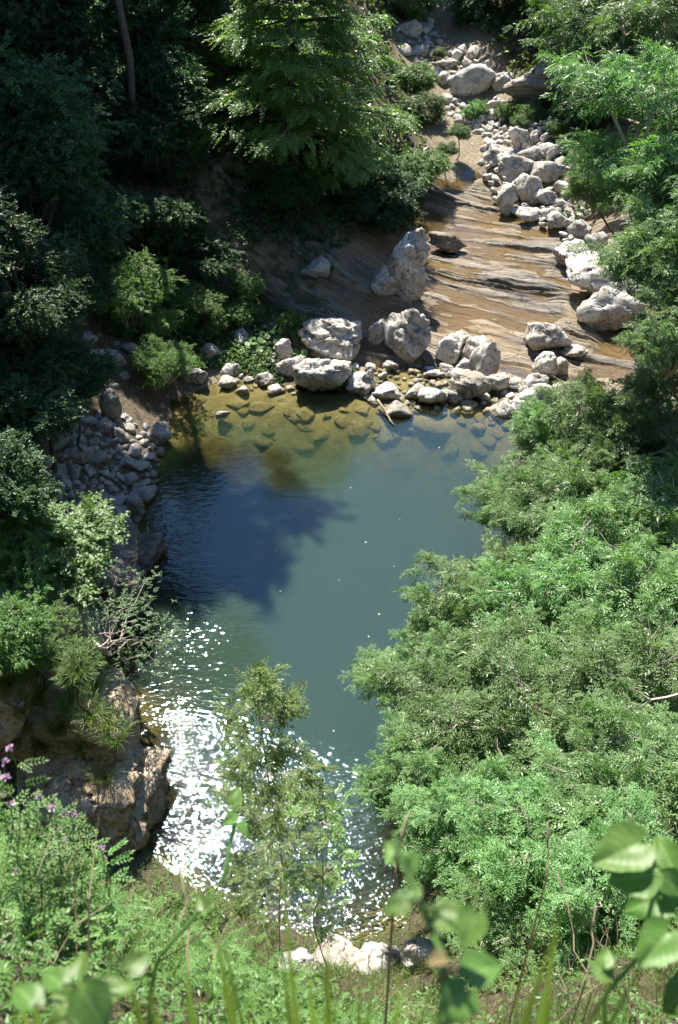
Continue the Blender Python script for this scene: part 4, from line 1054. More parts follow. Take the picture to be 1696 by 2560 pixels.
# tall trees up the slope; they rise far above the frame and shade the bank and half the pool
for k, (x, y, z, R, lab) in enumerate([(-7.8, 36.3, 23, 3.4, "tall shade tree rising out of frame behind the dark slope"), (-17, 45, 30, 5.2, "tall shade tree farther up the dark slope"), (-12.5, 35.5, 26, 4.8, "tall shade tree above the footpath"),
        (-19, 38, 31, 5.4, "tall shade tree high above the corner of the slope"), (-18, 29, 25, 4.8, "tall shade tree at the outer edge of the dark slope"), (-18, 52, 32, 5.0, "tall shade tree behind the hornbeam's shoulder"),
        (-14.5, 29.5, 22, 3.6, "tall shade tree standing over the dark bushes by the path"), (-15.5, 46, 26, 3.6, "tall shade tree close behind the hornbeam's outer boughs")]):
    tree("broad", k % 3, (x, y, z), 0, 0, R, lab, "woodland_tree", group="tall trees up the slope", squash=1.25, thick=1.3)

# the big hornbeam with its flat layered boughs
def hornbeam(root, height, spread, label):
    rng = np.random.default_rng(77)
    root = np.array([root[0], root[1], float(ground(*root))])
    th = thing("hornbeam_tree", root, label, "tree")
    mb = MB(); bb = MB(); tmpl = [flat_spray(9, .50, .15, .58, s) for s in (1, 2, 3)]
    O, T, Nn, S = [], [], [], []
    tiers, per = 11, 12
    for i in range(tiers * per):
        ti = i // per; f = (ti + .5) / tiers
        h = height * (0.05 + .95 * f) + rng.normal(0, .10)
        L = spread * max(.05, 1.03 - f) ** .48 * min(1, .78 + f) * rng.uniform(.45, 1.12)
        if rng.uniform() < .14: continue
        a = (i % per) * 6.283 / per + ti * 1.1 + rng.normal(0, .18)
        dirv = np.array([math.cos(a), math.sin(a), 0]); side = np.array([-dirv[1], dirv[0], 0])
        rise = rng.uniform(.04, .26)
        n = 9; t = np.linspace(0, 1, n)[:, None]
        dz = L * (rise * t - (.19 + .2 * max(0, .4 - f)) * t * t + .06 * t ** 4)
        P = np.array([0, 0, h]) + dirv * L * t + np.array([0, 0, 1]) * dz + side * rng.normal(0, .08) * L * t ** 2
        tube(bb, P, np.linspace(.035 + .008 * L, .006, n), 5)
        m_ = int(18 + 17 * L)
        tt = rng.uniform(.25, 1.0, m_) ** .7
        base = np.stack([np.interp(tt, t[:, 0], P[:, q]) for q in range(3)], 1)
        w = rng.normal(0, .21, m_) * L * (1.15 - tt * .8)
        O.append(base + side * w[:, None] + np.array([0, 0, 1]) * (rng.normal(0, .02, m_) - .07 * np.abs(w) + .05 * vnoise(np.stack([w * 3, tt * 5, 0 * w + i], 1), 5))[:, None])
        T.append(dirv * .9 + side * (np.sign(w) * rng.uniform(.2, .9, m_))[:, None] + np.array([0, 0, -.18]) * tt[:, None] + rng.normal(0, .12, (m_, 3)))
        Nn.append(np.array([0, 0, 1.0]) + rng.normal(0, .26, (m_, 3)) + dirv * (.10 + .25 * tt[:, None]) + side * (np.sign(w) * .15)[:, None])
        S.append(rng.uniform(.85, 1.25, m_))
    O, T, Nn, S = np.vstack(O), np.vstack(T), np.vstack(Nn), np.concatenate(S)
    k = rng.integers(3, size=len(O)); lv = np.clip(rng.normal(.5, .25, len(O)), 0, 1)
    for j in range(3):
        q = k == j; stamp(mb, *tmpl[j], O[q], T[q], Nn[q], S[q], lv[q])
    tb = MB(); tube(tb, wander(rng, (0, 0, -.3), (0.2, 0.1, height * .97), 10, .015), np.linspace(.24, .03, 10), 8)
    obj("trunk", tb.mesh("trunk", M_BARK, True), th); obj("branches", bb.mesh("branches", M_BARK), th); obj("crown", mb.mesh("crown", M_HORN), th)
hornbeam((-1.9, 39.6), 8.8, 5.6, "big sunlit hornbeam with flat layered boughs beside the stream")

# ------------------------------------------------------------------ left bank: sapling, maple, bushes, crooked tree
CROWN["sap", 0] = make_crown("crown", 70, 1.9, 2600, T_SHRUB, M_HERB, up=.7, lobes=17, size=(.9, 1.3), squash=.95, lobe_r=(.22, .36), flat=.4)
CROWN["herb", 0] = make_crown("crown", 71, 0.7, 900, [tip_whorl(5, .075, .65, 8), tip_whorl(6, .06, .6, 9)], M_HERB, up=.9, lobes=9, squash=.55, shoots=3)
CROWN["silver", 0] = make_crown("crown", 72, 1.4, 2600, [tip_whorl(7, .075, .34, 10), ash_leaf(3, .10, .06, .4, 11)], M_HERB, up=.9, lobes=15, squash=.7, lobe_r=(.22, .4), shoots=4)
CROWN_R.update(sap=1.9, herb=.7, silver=1.4)
tree("sap", 0, 325, 770, 34.5, 1.9, "slender sunlit sapling on the stony bank above the rubble heap", "sapling", squash=1.0, root=(-7.0, 28.6), thick=.8)
tree("silver", 0, 415, 900, 33, 1.15, "leafy bush overhanging the dark corner of the pool", "shrub", "shrub", root=(-6.4, 28.4))
tree("silver", 0, 500, 750, 35.5, .9, "bright bush between the sapling and the broad leaved herbs", "shrub", "shrub", squash=.8)
tree("maple", 0, 125, 1375, 21.3, 1.4, "maple bush with broad lobed leaves over the dark rock wall", "maple_tree", root=(-8, 15.6), squash=.8)
tree("maple", 0, 10, 1310, 21, 1.1, "paler maple bush at the picture edge beside the larger maple", "maple_tree", squash=.8)
for k, a in enumerate([("silver", 30, 1480, 20.2, 1.25, "light green bush under the maple at the picture edge"), ("silver", 65, 1590, 19.7, 1.0, "light green bush above the grassy outcrop"), ("shrub", -10, 1600, 18.8, .9, "bush hanging down beside the tan outcrop"),
          ("shrub", 190, 1660, 18.6, .55, "little bush at the foot of the crooked tree")]):
    tree(a[0], 0, a[1], a[2], a[3], a[4], a[5], "shrub", "shrub", "bushes above the tan outcrop", squash=.9)
for k, a in enumerate([(540, 830, "low herb mound at the grey block on the shore"), (470, 800, "low herb mound beside the sapling's roots"), (610, 810, "low herb mound above the broad leaved plants"), (520, 770, "low herb mound under the dead twig"), (745, 845, "low herb mound tucked behind the big cracked boulder"),
                       (620, 740, "low herb mound on the shaded rock beds"), (1180, 300, "low herb mound among upper stream stones"), (1330, 310, "low herb mound against the bedded outcrop"), (1280, 300, "low herb mound below the squarish white block"), (1410, 300, "low herb mound by the outcrop's shaded end")]):
    p_, t_ = hit(a[0], a[1])
    tree("herb", 0, tuple(p_ + np.array([0, 0, .2])), 0, 0, .75, a[2], "herb_mound", "herbs", "low herb mounds on the banks")

# the crooked little tree leaning over the water
rng = np.random.default_rng(5)
rt = hit(165, 1745)[0]
ct = thing("crooked_tree", rt, "small crooked tree with bare pinkish branches leaning over the pool", "tree")
fork = at(252, 1618, 19.6) - rt
tb = MB(); tube(tb, wander(rng, (0, 0, -.2), fork, 7, .03), np.linspace(.055, .035, 7), 6); obj("trunk", tb.mesh("trunk", M_BARK, True), ct)
bb, mb = MB(), MB()
tips = [(225, 1545), (270, 1520), (330, 1480), (370, 1445), (400, 1560), (445, 1575), (360, 1600), (300, 1665), (330, 1640), (385, 1650), (250, 1490), (300, 1560), (210, 1590), (420, 1610), (290, 1450), (345, 1540), (375, 1500)]
mids = [(225, 1590), (262, 1610), (275, 1640), (300, 1600)]
for k, (x, y) in enumerate(tips):
    e = at(x, y, 20.2 + rng.uniform(-.7, .7)) - rt
    q = at(*mids[k % 4], 19.8) - rt
    L = np.vstack([wander(rng, fork, q, 4, .08)[:-1], wander(rng, q, e, 6, .10)])
    tube(bb, L, np.linspace(.022, .005, len(L)), 5)
    n = 24
    O = L[-3:][rng.integers(3, size=n)] * .6 + e * .4 + rng.normal(0, 1, (n, 3)) * np.array([.20, .20, .05])
    stamp(mb, *[tip_whorl(8, .085, .36, 21), ash_leaf(3, .12, .06, .4, 22)][k % 2], O, norm(O - fork) + rng.normal(0, .6, (n, 3)), np.array([0, 0, 1.0]) + rng.normal(0, .25, (n, 3)), rng.uniform(.8, 1.15, n), np.clip(rng.normal(.55, .2, n), 0, 1))
obj("branches", bb.mesh("branches", M_TWIG), ct); obj("crown", mb.mesh("crown", M_WILLOW), ct)

# broad leaved shore plants: every large leaf its own part
def round_leaf(name, mat, seed, notch=.25, wav=.08):
    r = np.random.default_rng(seed); n = 14
    a = np.linspace(-math.pi * .93, math.pi * .93, n); rad = 1 - notch * (np.abs(a) / math.pi) ** 6 + r.normal(0, .04, n)
    V = [[0, 0, 0]]
    for q in (0.55, 1.0):
        for x, y in zip(a, rad): V.append([math.cos(x) * y * q, math.sin(x) * y * q, .22 * q * q * .6 + wav * math.sin(4 * x) * q])
    F = [[0, 1 + i, 2 + i] for i in range(n - 1)]
    for i in range(n - 1): F += [[1 + i, 1 + n + i, 2 + n + i], [1 + i, 2 + n + i, 2 + i]]
    return mesh_from(name, np.array(V), np.array(F), mat, {"lv": np.full(len(V), r.uniform(.2, .9))}, True)
butter = [round_leaf("leaf", M_HERB, s) for s in range(4)]
for (x0, y0, n, rad, lab) in [(650, 870, 34, .75, "patch of round broad leaves on the shore beside the small triangular stone"), (740, 900, 14, .45, "small tuft of round leaves against the big cracked boulder"), (700, 825, 16, .6, "round leaves behind the shore patch")]:
    c_, t_ = hit(x0, y0); rng = np.random.default_rng(x0)
    th = thing("broad_leaved_plant", c_, lab, "plant", "broad leaved plants on the shore")
    st = MB()
    for k in range(n):
        x, y = rng.normal(0, .55, 2) * rad * np.array([1.3, .8]); z = .16 + rng.uniform(0, .24)
        gzz = float(ground(c_[0] + x, c_[1] + y)) - c_[2]
        obj("leaf", butter[k % 4], th, (x, y, gzz + z), (rng.normal(0, .25) + .15, rng.normal(0, .25), rng.uniform(0, 6.3)), rng.uniform(.09, .17))
        tube(st, [(0, 0, -.08), (x * .7, y * .7, gzz - .01), (x, y, gzz + z)], [.01, .008, .006], 4)
    o_ = obj("stems", st.mesh("stems", M_HERB), th); o_["kind"] = "stuff"

# ------------------------------------------------------------------ ground cover that nobody could count
def cover(name, label, n, inside, tmpl, mat, seed, lift=(0.02, .3), size=(.8, 1.3), up=.7, keepf=None):
    rng = np.random.default_rng(seed)
    x = rng.uniform(inside[0], inside[1], n); y = rng.uniform(inside[2], inside[3], n)
    ok = rng.uniform(0, 1, n) > bare(x, y) * 1.15
    if keepf is not None: ok &= keepf(x, y, rng)
    x, y = x[ok], y[ok]; n = len(x)
    z = ground(x, y); nr = ground_n(x, y)
    clump = np.clip(.5 + .9 * fbm(np.stack([x * .7, y * .7, 0 * x], 1), 3, seed), .05, 1)
    O = np.stack([x, y, z], 1) + nr * (rng.uniform(*lift, n) * clump)[:, None]
    T = rng.normal(0, 1, (n, 3)); T[:, 2] *= .4
    Nn = nr * .6 + np.array([0, 0, up]) + rng.normal(0, .35, (n, 3))
    mb = MB(); k = rng.integers(len(tmpl), size=n); lv = np.clip(rng.normal(.45, .2, n) + .25 * (clump - .5), 0, 1)
    for j, t in enumerate(tmpl):
        q = k == j; stamp(mb, *t, O[q], T[q], Nn[q], rng.uniform(*size, q.sum()), lv[q])
    return obj(name, mb.mesh(name, mat), label=label, cat="undergrowth", kind="stuff")
IVY = [tip_whorl(5, .13, .75, 31), tip_whorl(4, .17, .6, 32)]
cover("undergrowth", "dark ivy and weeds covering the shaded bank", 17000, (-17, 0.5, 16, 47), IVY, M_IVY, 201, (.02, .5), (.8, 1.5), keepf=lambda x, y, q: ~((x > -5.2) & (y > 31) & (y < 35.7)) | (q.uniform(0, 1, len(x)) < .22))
cover("undergrowth", "shaded ivy hanging down the slope below the hornbeam", 4200, (-4.5, 3.2, 33.5, 46), IVY, M_IVY, 207, (.02, .5), (.8, 1.4), keepf=lambda x, y, q: y > 35.7 + .25 * (x + 1))
cover("undergrowth", "bright low herbs carpeting the sunlit shore behind the rocks", 5200, (-9, -2.6, 28.6, 33.2), [tip_whorl(5, .11, .7, 33), tip_whorl(6, .09, .6, 34)], M_SHRUB, 206, (.02, .3), (.8, 1.3), keepf=lambda x, y, q: fbm(np.stack([x * .8, y * .8, 0 * x], 1), 2, 3) > -.35)
cover("undergrowth", "green weeds covering the slope behind the ash trees", 9000, (3, 19, 8, 36), IVY, M_SHRUB, 202, (.02, .5), (.8, 1.5))
cover("undergrowth", "weeds and low bushes round the head of the stream", 9000, (-8, 22, 40, 76), IVY, M_SHRUB, 203, (.02, .8), (1.4, 2.4))
cover("undergrowth", "sparse weeds between the upper stream stones", 900, (2, 11, 46, 63), IVY, M_HERB, 204, (.02, .35), (.7, 1.3), keepf=None)

# ------------------------------------------------------------------ near slope: grass, vetch, herbs
def blade_t(seg=3, bend=.45, w=.02):
    V, F = [], []
    for i in range(seg):
        t = i / seg; x = bend * t * t; V += [[x, w / 2 * (1 - t * .6), t], [x, -w / 2 * (1 - t * .6), t]]
    V.append([bend, 0, 1 - bend * .25])
    for i in range(seg - 1): F += [[2 * i, 2 * i + 1, 2 * i + 3], [2 * i, 2 * i + 3, 2 * i + 2]]
    F.append([2 * seg - 2, 2 * seg - 1, 2 * seg])
    return np.array(V, float), np.array(F)
def grass_field(name, label, n, box, seed, length, mat, w=.022, keepf=None, parent=None, cat="grass"):
    rng = np.random.default_rng(seed)
    x = rng.uniform(box[0], box[1], n); y = rng.uniform(box[2], box[3], n)
    ok = rng.uniform(0, 1, n) < np.clip(.55 + .9 * fbm(np.stack([x * 1.3, y * 1.3, 0 * x], 1), 3, seed), .12, 1)
    if keepf is not None: ok &= keepf(x, y, rng)
    x, y = x[ok], y[ok]; n = len(x)
    O = np.stack([x, y, ground(x, y) - .02], 1); a = rng.uniform(0, 6.28, n)
    T = np.stack([np.cos(a), np.sin(a), 0 * a], 1) * rng.uniform(.3, 1.2, n)[:, None] + ground_n(x, y) * np.array([.5, .5, 0])
    T[:, 2] = 0; L = rng.uniform(*length, n)
    mb = MB(); k = rng.integers(3, size=n); lv = np.clip(rng.normal(.5, .25, n), 0, 1)
    for j in range(3):
        q = k == j
        stamp(mb, *blade_t(3, (.25, .5, .75)[j], w), O[q], T[q], np.array([0, 0, 1.0]) + rng.normal(0, .2, (q.sum(), 3)), L[q], lv[q])
    return obj(name, mb.mesh(name, mat), label=label, cat=cat, kind="stuff")
dry_land = lambda x, y, r: pool_sd(x, y) > .06
grass_field("grass", "long green grass on the steep slope below the viewpoint", 44000, (-5.5, 5.5, 1.5, 11.2), 301, (.14, .36), M_GRASS, .022, dry_land)
grass_field("grass", "green grass close to the viewpoint's edge", 9000, (-2.6, 2.4, .7, 2.6), 302, (.07, .18), M_GRASS, .025, dry_land)
grass_field("dry_grass", "straw coloured dry grass scattered over the near slope", 5200, (-4, 5.5, 1.0, 8.5), 303, (.2, .55), M_DRY, .016, dry_land, cat="dry grass")
T_VETCH = [ash_leaf(6, .085, .017, .5, 41), ash_leaf(5, .075, .018, .5, 42)]
T_WEED = [tip_whorl(6, .045, .5, 43), tip_whorl(5, .06, .42, 44)]
cover("vetch_leaves", "feathery vetch foliage matted over the near bank", 4300, (-3.2, .2, .9, 3.0), T_VETCH, M_HERB, 211, (.02, .24), (.7, 1.2), .5)
cover("undergrowth", "tangled weeds on the slope behind the pink flowers", 4500, (-9.5, -2.2, 2.6, 8.6), IVY, M_HERB, 205, (.02, .4), (.5, .9))
cover("low_weeds", "small leaved weeds filling the near slope", 11500, (-5, 5, 1.6, 10.8), T_WEED, M_HERB, 212, (.02, .2), (.6, 1.3), .6)
cover("low_weeds", "small leaved dark weeds at the viewpoint's edge", 2200, (-1.6, 1.6, .55, 1.8), T_WEED, M_SHRUB, 213, (.02, .12), (.5, .8), .6)

# ------------------------------------------------------------------ slim ash sapling in front of the sparkles
def slim_sapling(root_px, tip_px, d, levels, label, seed, sprays=26, leaf=1.0):
    rng = np.random.default_rng(seed)
    rt = hit(*root_px, start=5.0)[0]
    tip = at(*tip_px, d) - rt
    th = thing("ash_sapling", rt, label, "sapling")
    st = wander(rng, (0, 0, -.1), tip, 5, .012); st = np.stack([np.interp(np.linspace(0, 1, 12), np.linspace(0, 1, 5), st[:, q]) for q in range(3)], 1)
    tb = MB(); tube(tb, st, np.linspace(.014, .005, 12), 6); obj("trunk", tb.mesh("trunk", M_TWIG, True), th)
    bb, mb = MB(), MB()
    tm = [ash_leaf(4, .20, .066, .42, 61), ash_leaf(5, .23, .062, .42, 62)]
    for (f, halfw, nb) in levels:
        b0 = np.array([np.interp(f, np.linspace(0, 1, 12), st[:, q]) for q in range(3)])
        for k in range(nb):
            a = rng.uniform(0, 6.28)
            e = b0 + np.array([math.cos(a) * halfw, math.sin(a) * halfw * .8, rng.uniform(.10, .38)])
            L = wander(rng, b0, e, 6, .06, .06)
            tube(bb, L, np.linspace(.008, .003, 6), 4)
            n = sprays
            tt = rng.uniform(.35, 1, n)
            O = np.stack([np.interp(tt, np.linspace(0, 1, 6), L[:, q]) for q in range(3)], 1) + rng.normal(0, .05, (n, 3))
            T = (e - b0) * .8 + rng.normal(0, .35, (n, 3)); T[:, 2] -= .05
            j = k % 2
            stamp(mb, *tm[j], O, T, np.array([0, 0, 1.0]) + rng.normal(0, .3, (n, 3)), rng.uniform(.75, 1.15, n) * leaf, np.clip(rng.normal(.6, .2, n), 0, 1))
    obj("branches", bb.mesh("branches", M_TWIG), th)["kind"] = "stuff"; obj("crown", mb.mesh("crown", M_YOUNG), th)
slim_sapling((700, 2400), (640, 1730), 9.6, [(1.0, .2, 4), (.93, .38, 6), (.86, .5, 6), (.78, .6, 7), (.70, .66, 7), (.62, .7, 7), (.54, .75, 7), (.45, .78, 7), (.36, .75, 7), (.26, .7, 7)], "slim young ash standing in front of the sparkling water", 81, 30, .74)
slim_sapling((820, 2420), (800, 2060), 9.4, [(1.0, .25, 3), (.8, .35, 4), (.5, .4, 4)], "shorter ash shoot beside the slim young ash", 82, 14, .7)

# ------------------------------------------------------------------ grass tufts on the outcrop
def tuft_mesh(seed, n=150):
    rng = np.random.default_rng(seed); mb = MB()
    a = rng.uniform(0, 6.28, n); O = np.stack([np.cos(a), np.sin(a), 0 * a], 1) * rng.uniform(0, .16, n)[:, None]
    T = np.stack([np.cos(a), np.sin(a), 0 * a], 1) + rng.normal(0, .3, (n, 3)); T[:, 2] = 0
    k = rng.integers(2, size=n); lv = np.clip(rng.normal(.55, .2, n), 0, 1)
    for j in range(2):
        q = k == j; stamp(mb, *blade_t(4, (.55, .95)[j], .022), O[q], T[q], np.array([0, 0, 1.0]) + rng.normal(0, .2, (q.sum(), 3)), rng.uniform(.35, .75, q.sum()), lv[q])
    return mb.mesh("blades", M_GRASS)
tufts = [tuft_mesh(s) for s in (1, 2, 3)]
dg = bpy.context.evaluated_depsgraph_get(); dg.update()
def ray(px, py):
    from mathutils import Vector
    d = pix_dir(px, py)
    okk, loc, *_ = scene.ray_cast(dg, Vector((0, 0, CAM_H)) + Vector(d) * 6.0, Vector(d))
    return np.array(loc) if okk else hit(px, py)[0]
for k, (x, y, s, lab) in enumerate([(15, 1720, 1.1, "grass tuft hanging over the outcrop's outer top"), (175, 1770, 1.0, "grass tuft in the notch of the tan outcrop"), (150, 1830, .9, "grass tuft on the outcrop's front step"), (225, 1800, 1.0, "grass tuft on the outcrop's highest step"),
                                    (270, 1820, 1.0, "bright grass tuft at the outcrop's pool side top"), (295, 1855, .8, "grass tuft drooping to the pool at the outcrop's nose"), (265, 1955, .8, "small grass tuft low on the outcrop's front"), (60, 1780, 1.0, "grass tuft between outcrop and near flowers"), (235, 1720, .9, "grass tuft below the crooked tree"), (110, 1870, .9, "grass tuft on the shaded face of the outcrop"), (40, 1850, 1.1, "grass tuft at the outcrop's outer foot above the pinkest flowers"), (205, 1880, .7, "grass tuft halfway down the outcrop's front"), (100, 1750, 1.1, "grass tuft on the outcrop's broad back"), (200, 1690, .8, "thin grass tuft at the crooked tree's foot")]):
    p_ = ray(x, y)
    th = thing("grass_tuft", p_ - np.array([0, 0, .04]), lab, "grass tuft", "grass tufts of the outcrop", rotz=k * 1.1, scale=s)
    obj("blades", tufts[k % 3], th)["kind"] = "stuff"

# ------------------------------------------------------------------ dead wood and small finds
def stick(name, pts, radii, mat, label, cat, sides=6):
    pts = np.array(pts, float); mb = MB(); base = pts[0].copy()
    tube(mb, pts - base, radii, sides)
    return obj(name, mb.mesh(name, mat, True), None, base, None, None, label, cat)
rng = np.random.default_rng(6)
stick("driftwood_stick", wander(rng, on_z(944, 1000, .22), on_z(986, 1064, .02), 6, .02), np.linspace(.05, .03, 6), M_DEAD, "thin dark driftwood stick lying on the half sunk tan stone", "stick")
a_, b_ = hit(228, 575)[0] + np.array([0, 0, .15]), hit(345, 705)[0] + np.array([0, 0, .12])
stick("fallen_log", wander(rng, a_, b_, 8, .03), np.linspace(.17, .09, 8), M_DEAD, "grey fallen trunk slanting down the dark bank", "log", 7)
a_, b_ = hit(462, 712)[0] + np.array([0, 0, .5]), hit(566, 684)[0] + np.array([0, 0, .6])
stick("fallen_branch", wander(rng, a_, b_, 8, .02, .06), np.linspace(.05, .015, 8), M_DEAD, "pale fallen branch above the bright bush", "branch")
c_ = hit(518, 745)[0]; mb = MB(); tube(mb, [(0, 0, -.1), (.03, 0, .7), (-.05, .05, 1.35)], [.035, .03, .012], 5)
for k in range(9):
    h_ = .45 + .09 * k; q = rng.normal(0, .35, 2); tube(mb, [(0, 0, h_), (q[0], q[1], h_ + .16)], [.012, .004], 4)
obj("dead_sapling", mb.mesh("dead_sapling", M_DEAD), None, c_, None, None, "pale dead sapling with stub twigs crossing the fallen branch", "dead sapling")
a_, b_ = at(1425, 1795, 14.2), at(1700, 1735, 14.0)
tt_ = [o for o in scene.objects if o.get("label") == "ash crown with a long pale dead branch across it"][0]
mb = MB(); L = wander(rng, b_, a_, 9, .025); base = np.array(tt_.location)
tube(mb, L - base, np.linspace(.028, .008, 9), 5)
for k in (2, 4, 6): tube(mb, [L[k] - base, L[k] - base + rng.normal(0, .22, 3) + np.array([-.15, 0, .1])], [.012, .004], 4)
obj("dead_branch", mb.mesh("dead_branch", M_TWIG), tt_)["label"] = "long pale bare branch"
mb = MB(); tv, tf = leaf6(.06, .045); 
fl = mesh_from("floating_leaf", tv, tf, leaf_mat("pale_floating_leaf", (.42, .42, .36), (.55, .55, .48), (1, 1, 1), .2), {"lv": np.full(len(tv), .9)})
for k, (x, y) in enumerate([(655, 1350), (690, 1380), (918, 1355), (985, 1415), (875, 1220), (1100, 1120), (850, 1450), (920, 1590), (700, 1480), (722, 1405), (835, 1825), (945, 1535), (1000, 1300), (640, 1260)]):
    p_ = on_z(x, y, .012)
    obj("floating_leaf", fl, None, p_, (0, 0, k * 1.7), .6 + .3 * (k % 3), "tiny pale leaf floating on the calm pool", "leaf", "tiny leaves floating on the pool")
m, nt, out = new_mat("blue_plastic"); p = N_(nt, "ShaderNodeBsdfPrincipled"); p.inputs["Base Color"].default_value = (.03, .16, .20, 1); p.inputs["Roughness"].default_value = .3
nt.links.new(noise(nt, None, 9), p.inputs["Roughness"]); nt.links.new(p.outputs[0], out.inputs[0])
place_rock(rock_mesh("plastic_scrap", 777, 3, m, rough=.3), 185, 1252, 205, 1270, name="plastic_scrap", label="crumpled blue green plastic scrap caught in the rubble heap", cat="litter")

# ------------------------------------------------------------------ close foreground
def petal_head(seed):
    rng = np.random.default_rng(seed); mb = MB(); n = 26
    d = norm(rng.normal(0, 1, (n, 3)) + np.array([0, 0, .5]))
    stamp(mb, *leaf6(1, .55), d * .15, d, np.cross(d, rng.normal(0, 1, (n, 3))), rng.uniform(.75, 1.1, n), rng.uniform(.1, 1, n))
    return mb.mesh("flower", M_PINK)
heads = [petal_head(s) for s in (1, 2)]
VET = [((25, 1870), (12, 1905), (14, 1945)), ((8, 1985), (28, 2010)), ((100, 1990), (130, 2020)), ((162, 2035), (186, 2035), (150, 2070)), ((255, 2120), (258, 2145)), ((135, 2095), (160, 2100)), ((75, 2230), (40, 2180)), ((195, 2150), (180, 2190))]
for k, fl_ in enumerate(VET):
    rng = np.random.default_rng(600 + k); d = 3.0 + .12 * k
    tops = [at(x, y, d + rng.normal(0, .05)) for x, y in fl_]
    g0 = tops[0] + np.array([.04, -.25, 0]); rt = np.array([g0[0], g0[1], float(ground(g0[0], g0[1]))])
    lab = ["vetch stalk with the three highest pink flower heads", "vetch with pink heads at the picture edge below the highest stalk", "vetch with two pink heads over the outcrop's base", "vetch with three pink heads in the middle of the flowers", "vetch with the two pink heads nearest the dark water", "vetch with two pale pink heads low among the leaves", "vetch with faded heads deep in the matted foliage", "vetch with two small heads under the middle ones"][k]
    th = thing("vetch_plant", rt, lab, "flower", "pink flowering vetches on the near bank")
    st, lf = MB(), MB()
    for q, tp in enumerate(tops):
        L = wander(rng, np.zeros(3) + rng.normal(0, .03, 3) * np.array([1, 1, 0]), tp - rt, 8, .05)
        tube(st, L, np.linspace(.003, .0016, 8), 4)
        obj("flower", heads[q % 2], th, tp - rt, (rng.normal(0, .4), rng.normal(0, .4), rng.uniform(0, 6)), rng.uniform(.012, .016))
        n = 26; tt = rng.uniform(.1, .92, n)
        O = np.stack([np.interp(tt, np.linspace(0, 1, 8), L[:, c]) for c in range(3)], 1)
        a = rng.uniform(0, 6.28, n)
        stamp(lf, *T_VETCH[q % 2], O, np.stack([np.cos(a), np.sin(a), .3 + 0 * a], 1), np.array([0, 0, 1.0]) + rng.normal(0, .3, (n, 3)), rng.uniform(.7, 1.1, n), np.clip(rng.normal(.6, .2, n), 0, 1))
    so = obj("stem", st.mesh("stem", M_HERB), th)
    for o_ in list(th.children):
        if o_.name.startswith("flower"): o_.parent = so
    obj("leaves", lf.mesh("leaves", M_HERB), th)["kind"] = "stuff"

def veined_mat(name, lo, hi, vein, trans, rough):
    m = leaf_mat(name, lo, hi, trans, .3, rough, .4); nt = m.node_tree
    at_ = N_(nt, "ShaderNodeAttribute", attribute_name="vein"); p = [n for n in nt.nodes if n.type == 'BSDF_PRINCIPLED'][0]
    src = p.inputs["Base Color"].links[0].from_socket
    tc = N_(nt, "ShaderNodeTexCoord")
    blot = mix(nt, ramp(nt, noise(nt, tc.outputs["Object"], 5, 5, .7), [(.4, g3(0)), (.75, g3(.5))]), src, tuple(c * .55 for c in lo))
    nt.links.new(mix(nt, math_(nt, 'MULTIPLY', at_.outputs["Fac"], .6), blot, vein), p.inputs["Base Color"])
    return m
M_BIG = veined_mat("heart_leaf", (.065, .15, .025), (.125, .24, .042), (.24, .36, .12), (1.4, 1.8, .4), .46)
def heart_leaf(seed, mat=None):
    """a veined heart shaped leaf with a drawn out tip, unit length along x"""
    r = np.random.default_rng(seed); nu, nv = 31, 17; V, A = [], []
    cup, twist, curl = r.uniform(.12, .3), r.normal(0, .25), r.uniform(.1, .35)
    for i in range(nu):
        u = i / (nu - 1)
        w = 0.47 * (min(1, (u + .02) / .22) ** .55) * max(0, 1 - ((u - .22) / .78) ** 1.55 if u > .22 else 1) ** .9 + .004
        w *= 1 + .03 * math.sin(u * 23 + seed)
        for j in range(nv):
            v = j / (nv - 1) * 2 - 1
            back = -.22 * (abs(v) ** 1.6) * max(0, .45 - u) / .45
            ph = (u - abs(v) * .30) * 7.0
            rib = abs(ph - round(ph)); vein = max(math.exp(-(v * w / .012) ** 2), math.exp(-(rib / .09) ** 2) * .8)
            V.append([u + back, v * w, cup * w * abs(v) ** 1.3 * 1.3 - curl * u * u + twist * v * w * u - .012 * vein + .02 * math.sin(6 * u + 4 * v + seed)]); A.append(vein)
    return mesh_from("leaf", np.array(V), grid_faces(nv, nu), mat or M_BIG, {"lv": np.full(len(V), np.clip(.5 + r.normal(0, .25), 0, 1)), "vein": A}, True)
hearts = [heart_leaf(s) for s in range(4)]
M_BROWNLEAF = leaf_mat("browning_leaf", (.13, .09, .04), (.20, .17, .07), (1.3, 1.2, .6), .35, .5, .3)
brown_heart = heart_leaf(9, M_BROWNLEAF)
def frame_rot(T, Nn):
    from mathutils import Matrix
    T = norm(np.array(T, float)[None])[0]; B = norm(np.cross(Nn, T)[None])[0]; Nn = np.cross(T, B)
    return Matrix([[T[0], B[0], Nn[0]], [T[1], B[1], Nn[1]], [T[2], B[2], Nn[2]]]).to_euler()
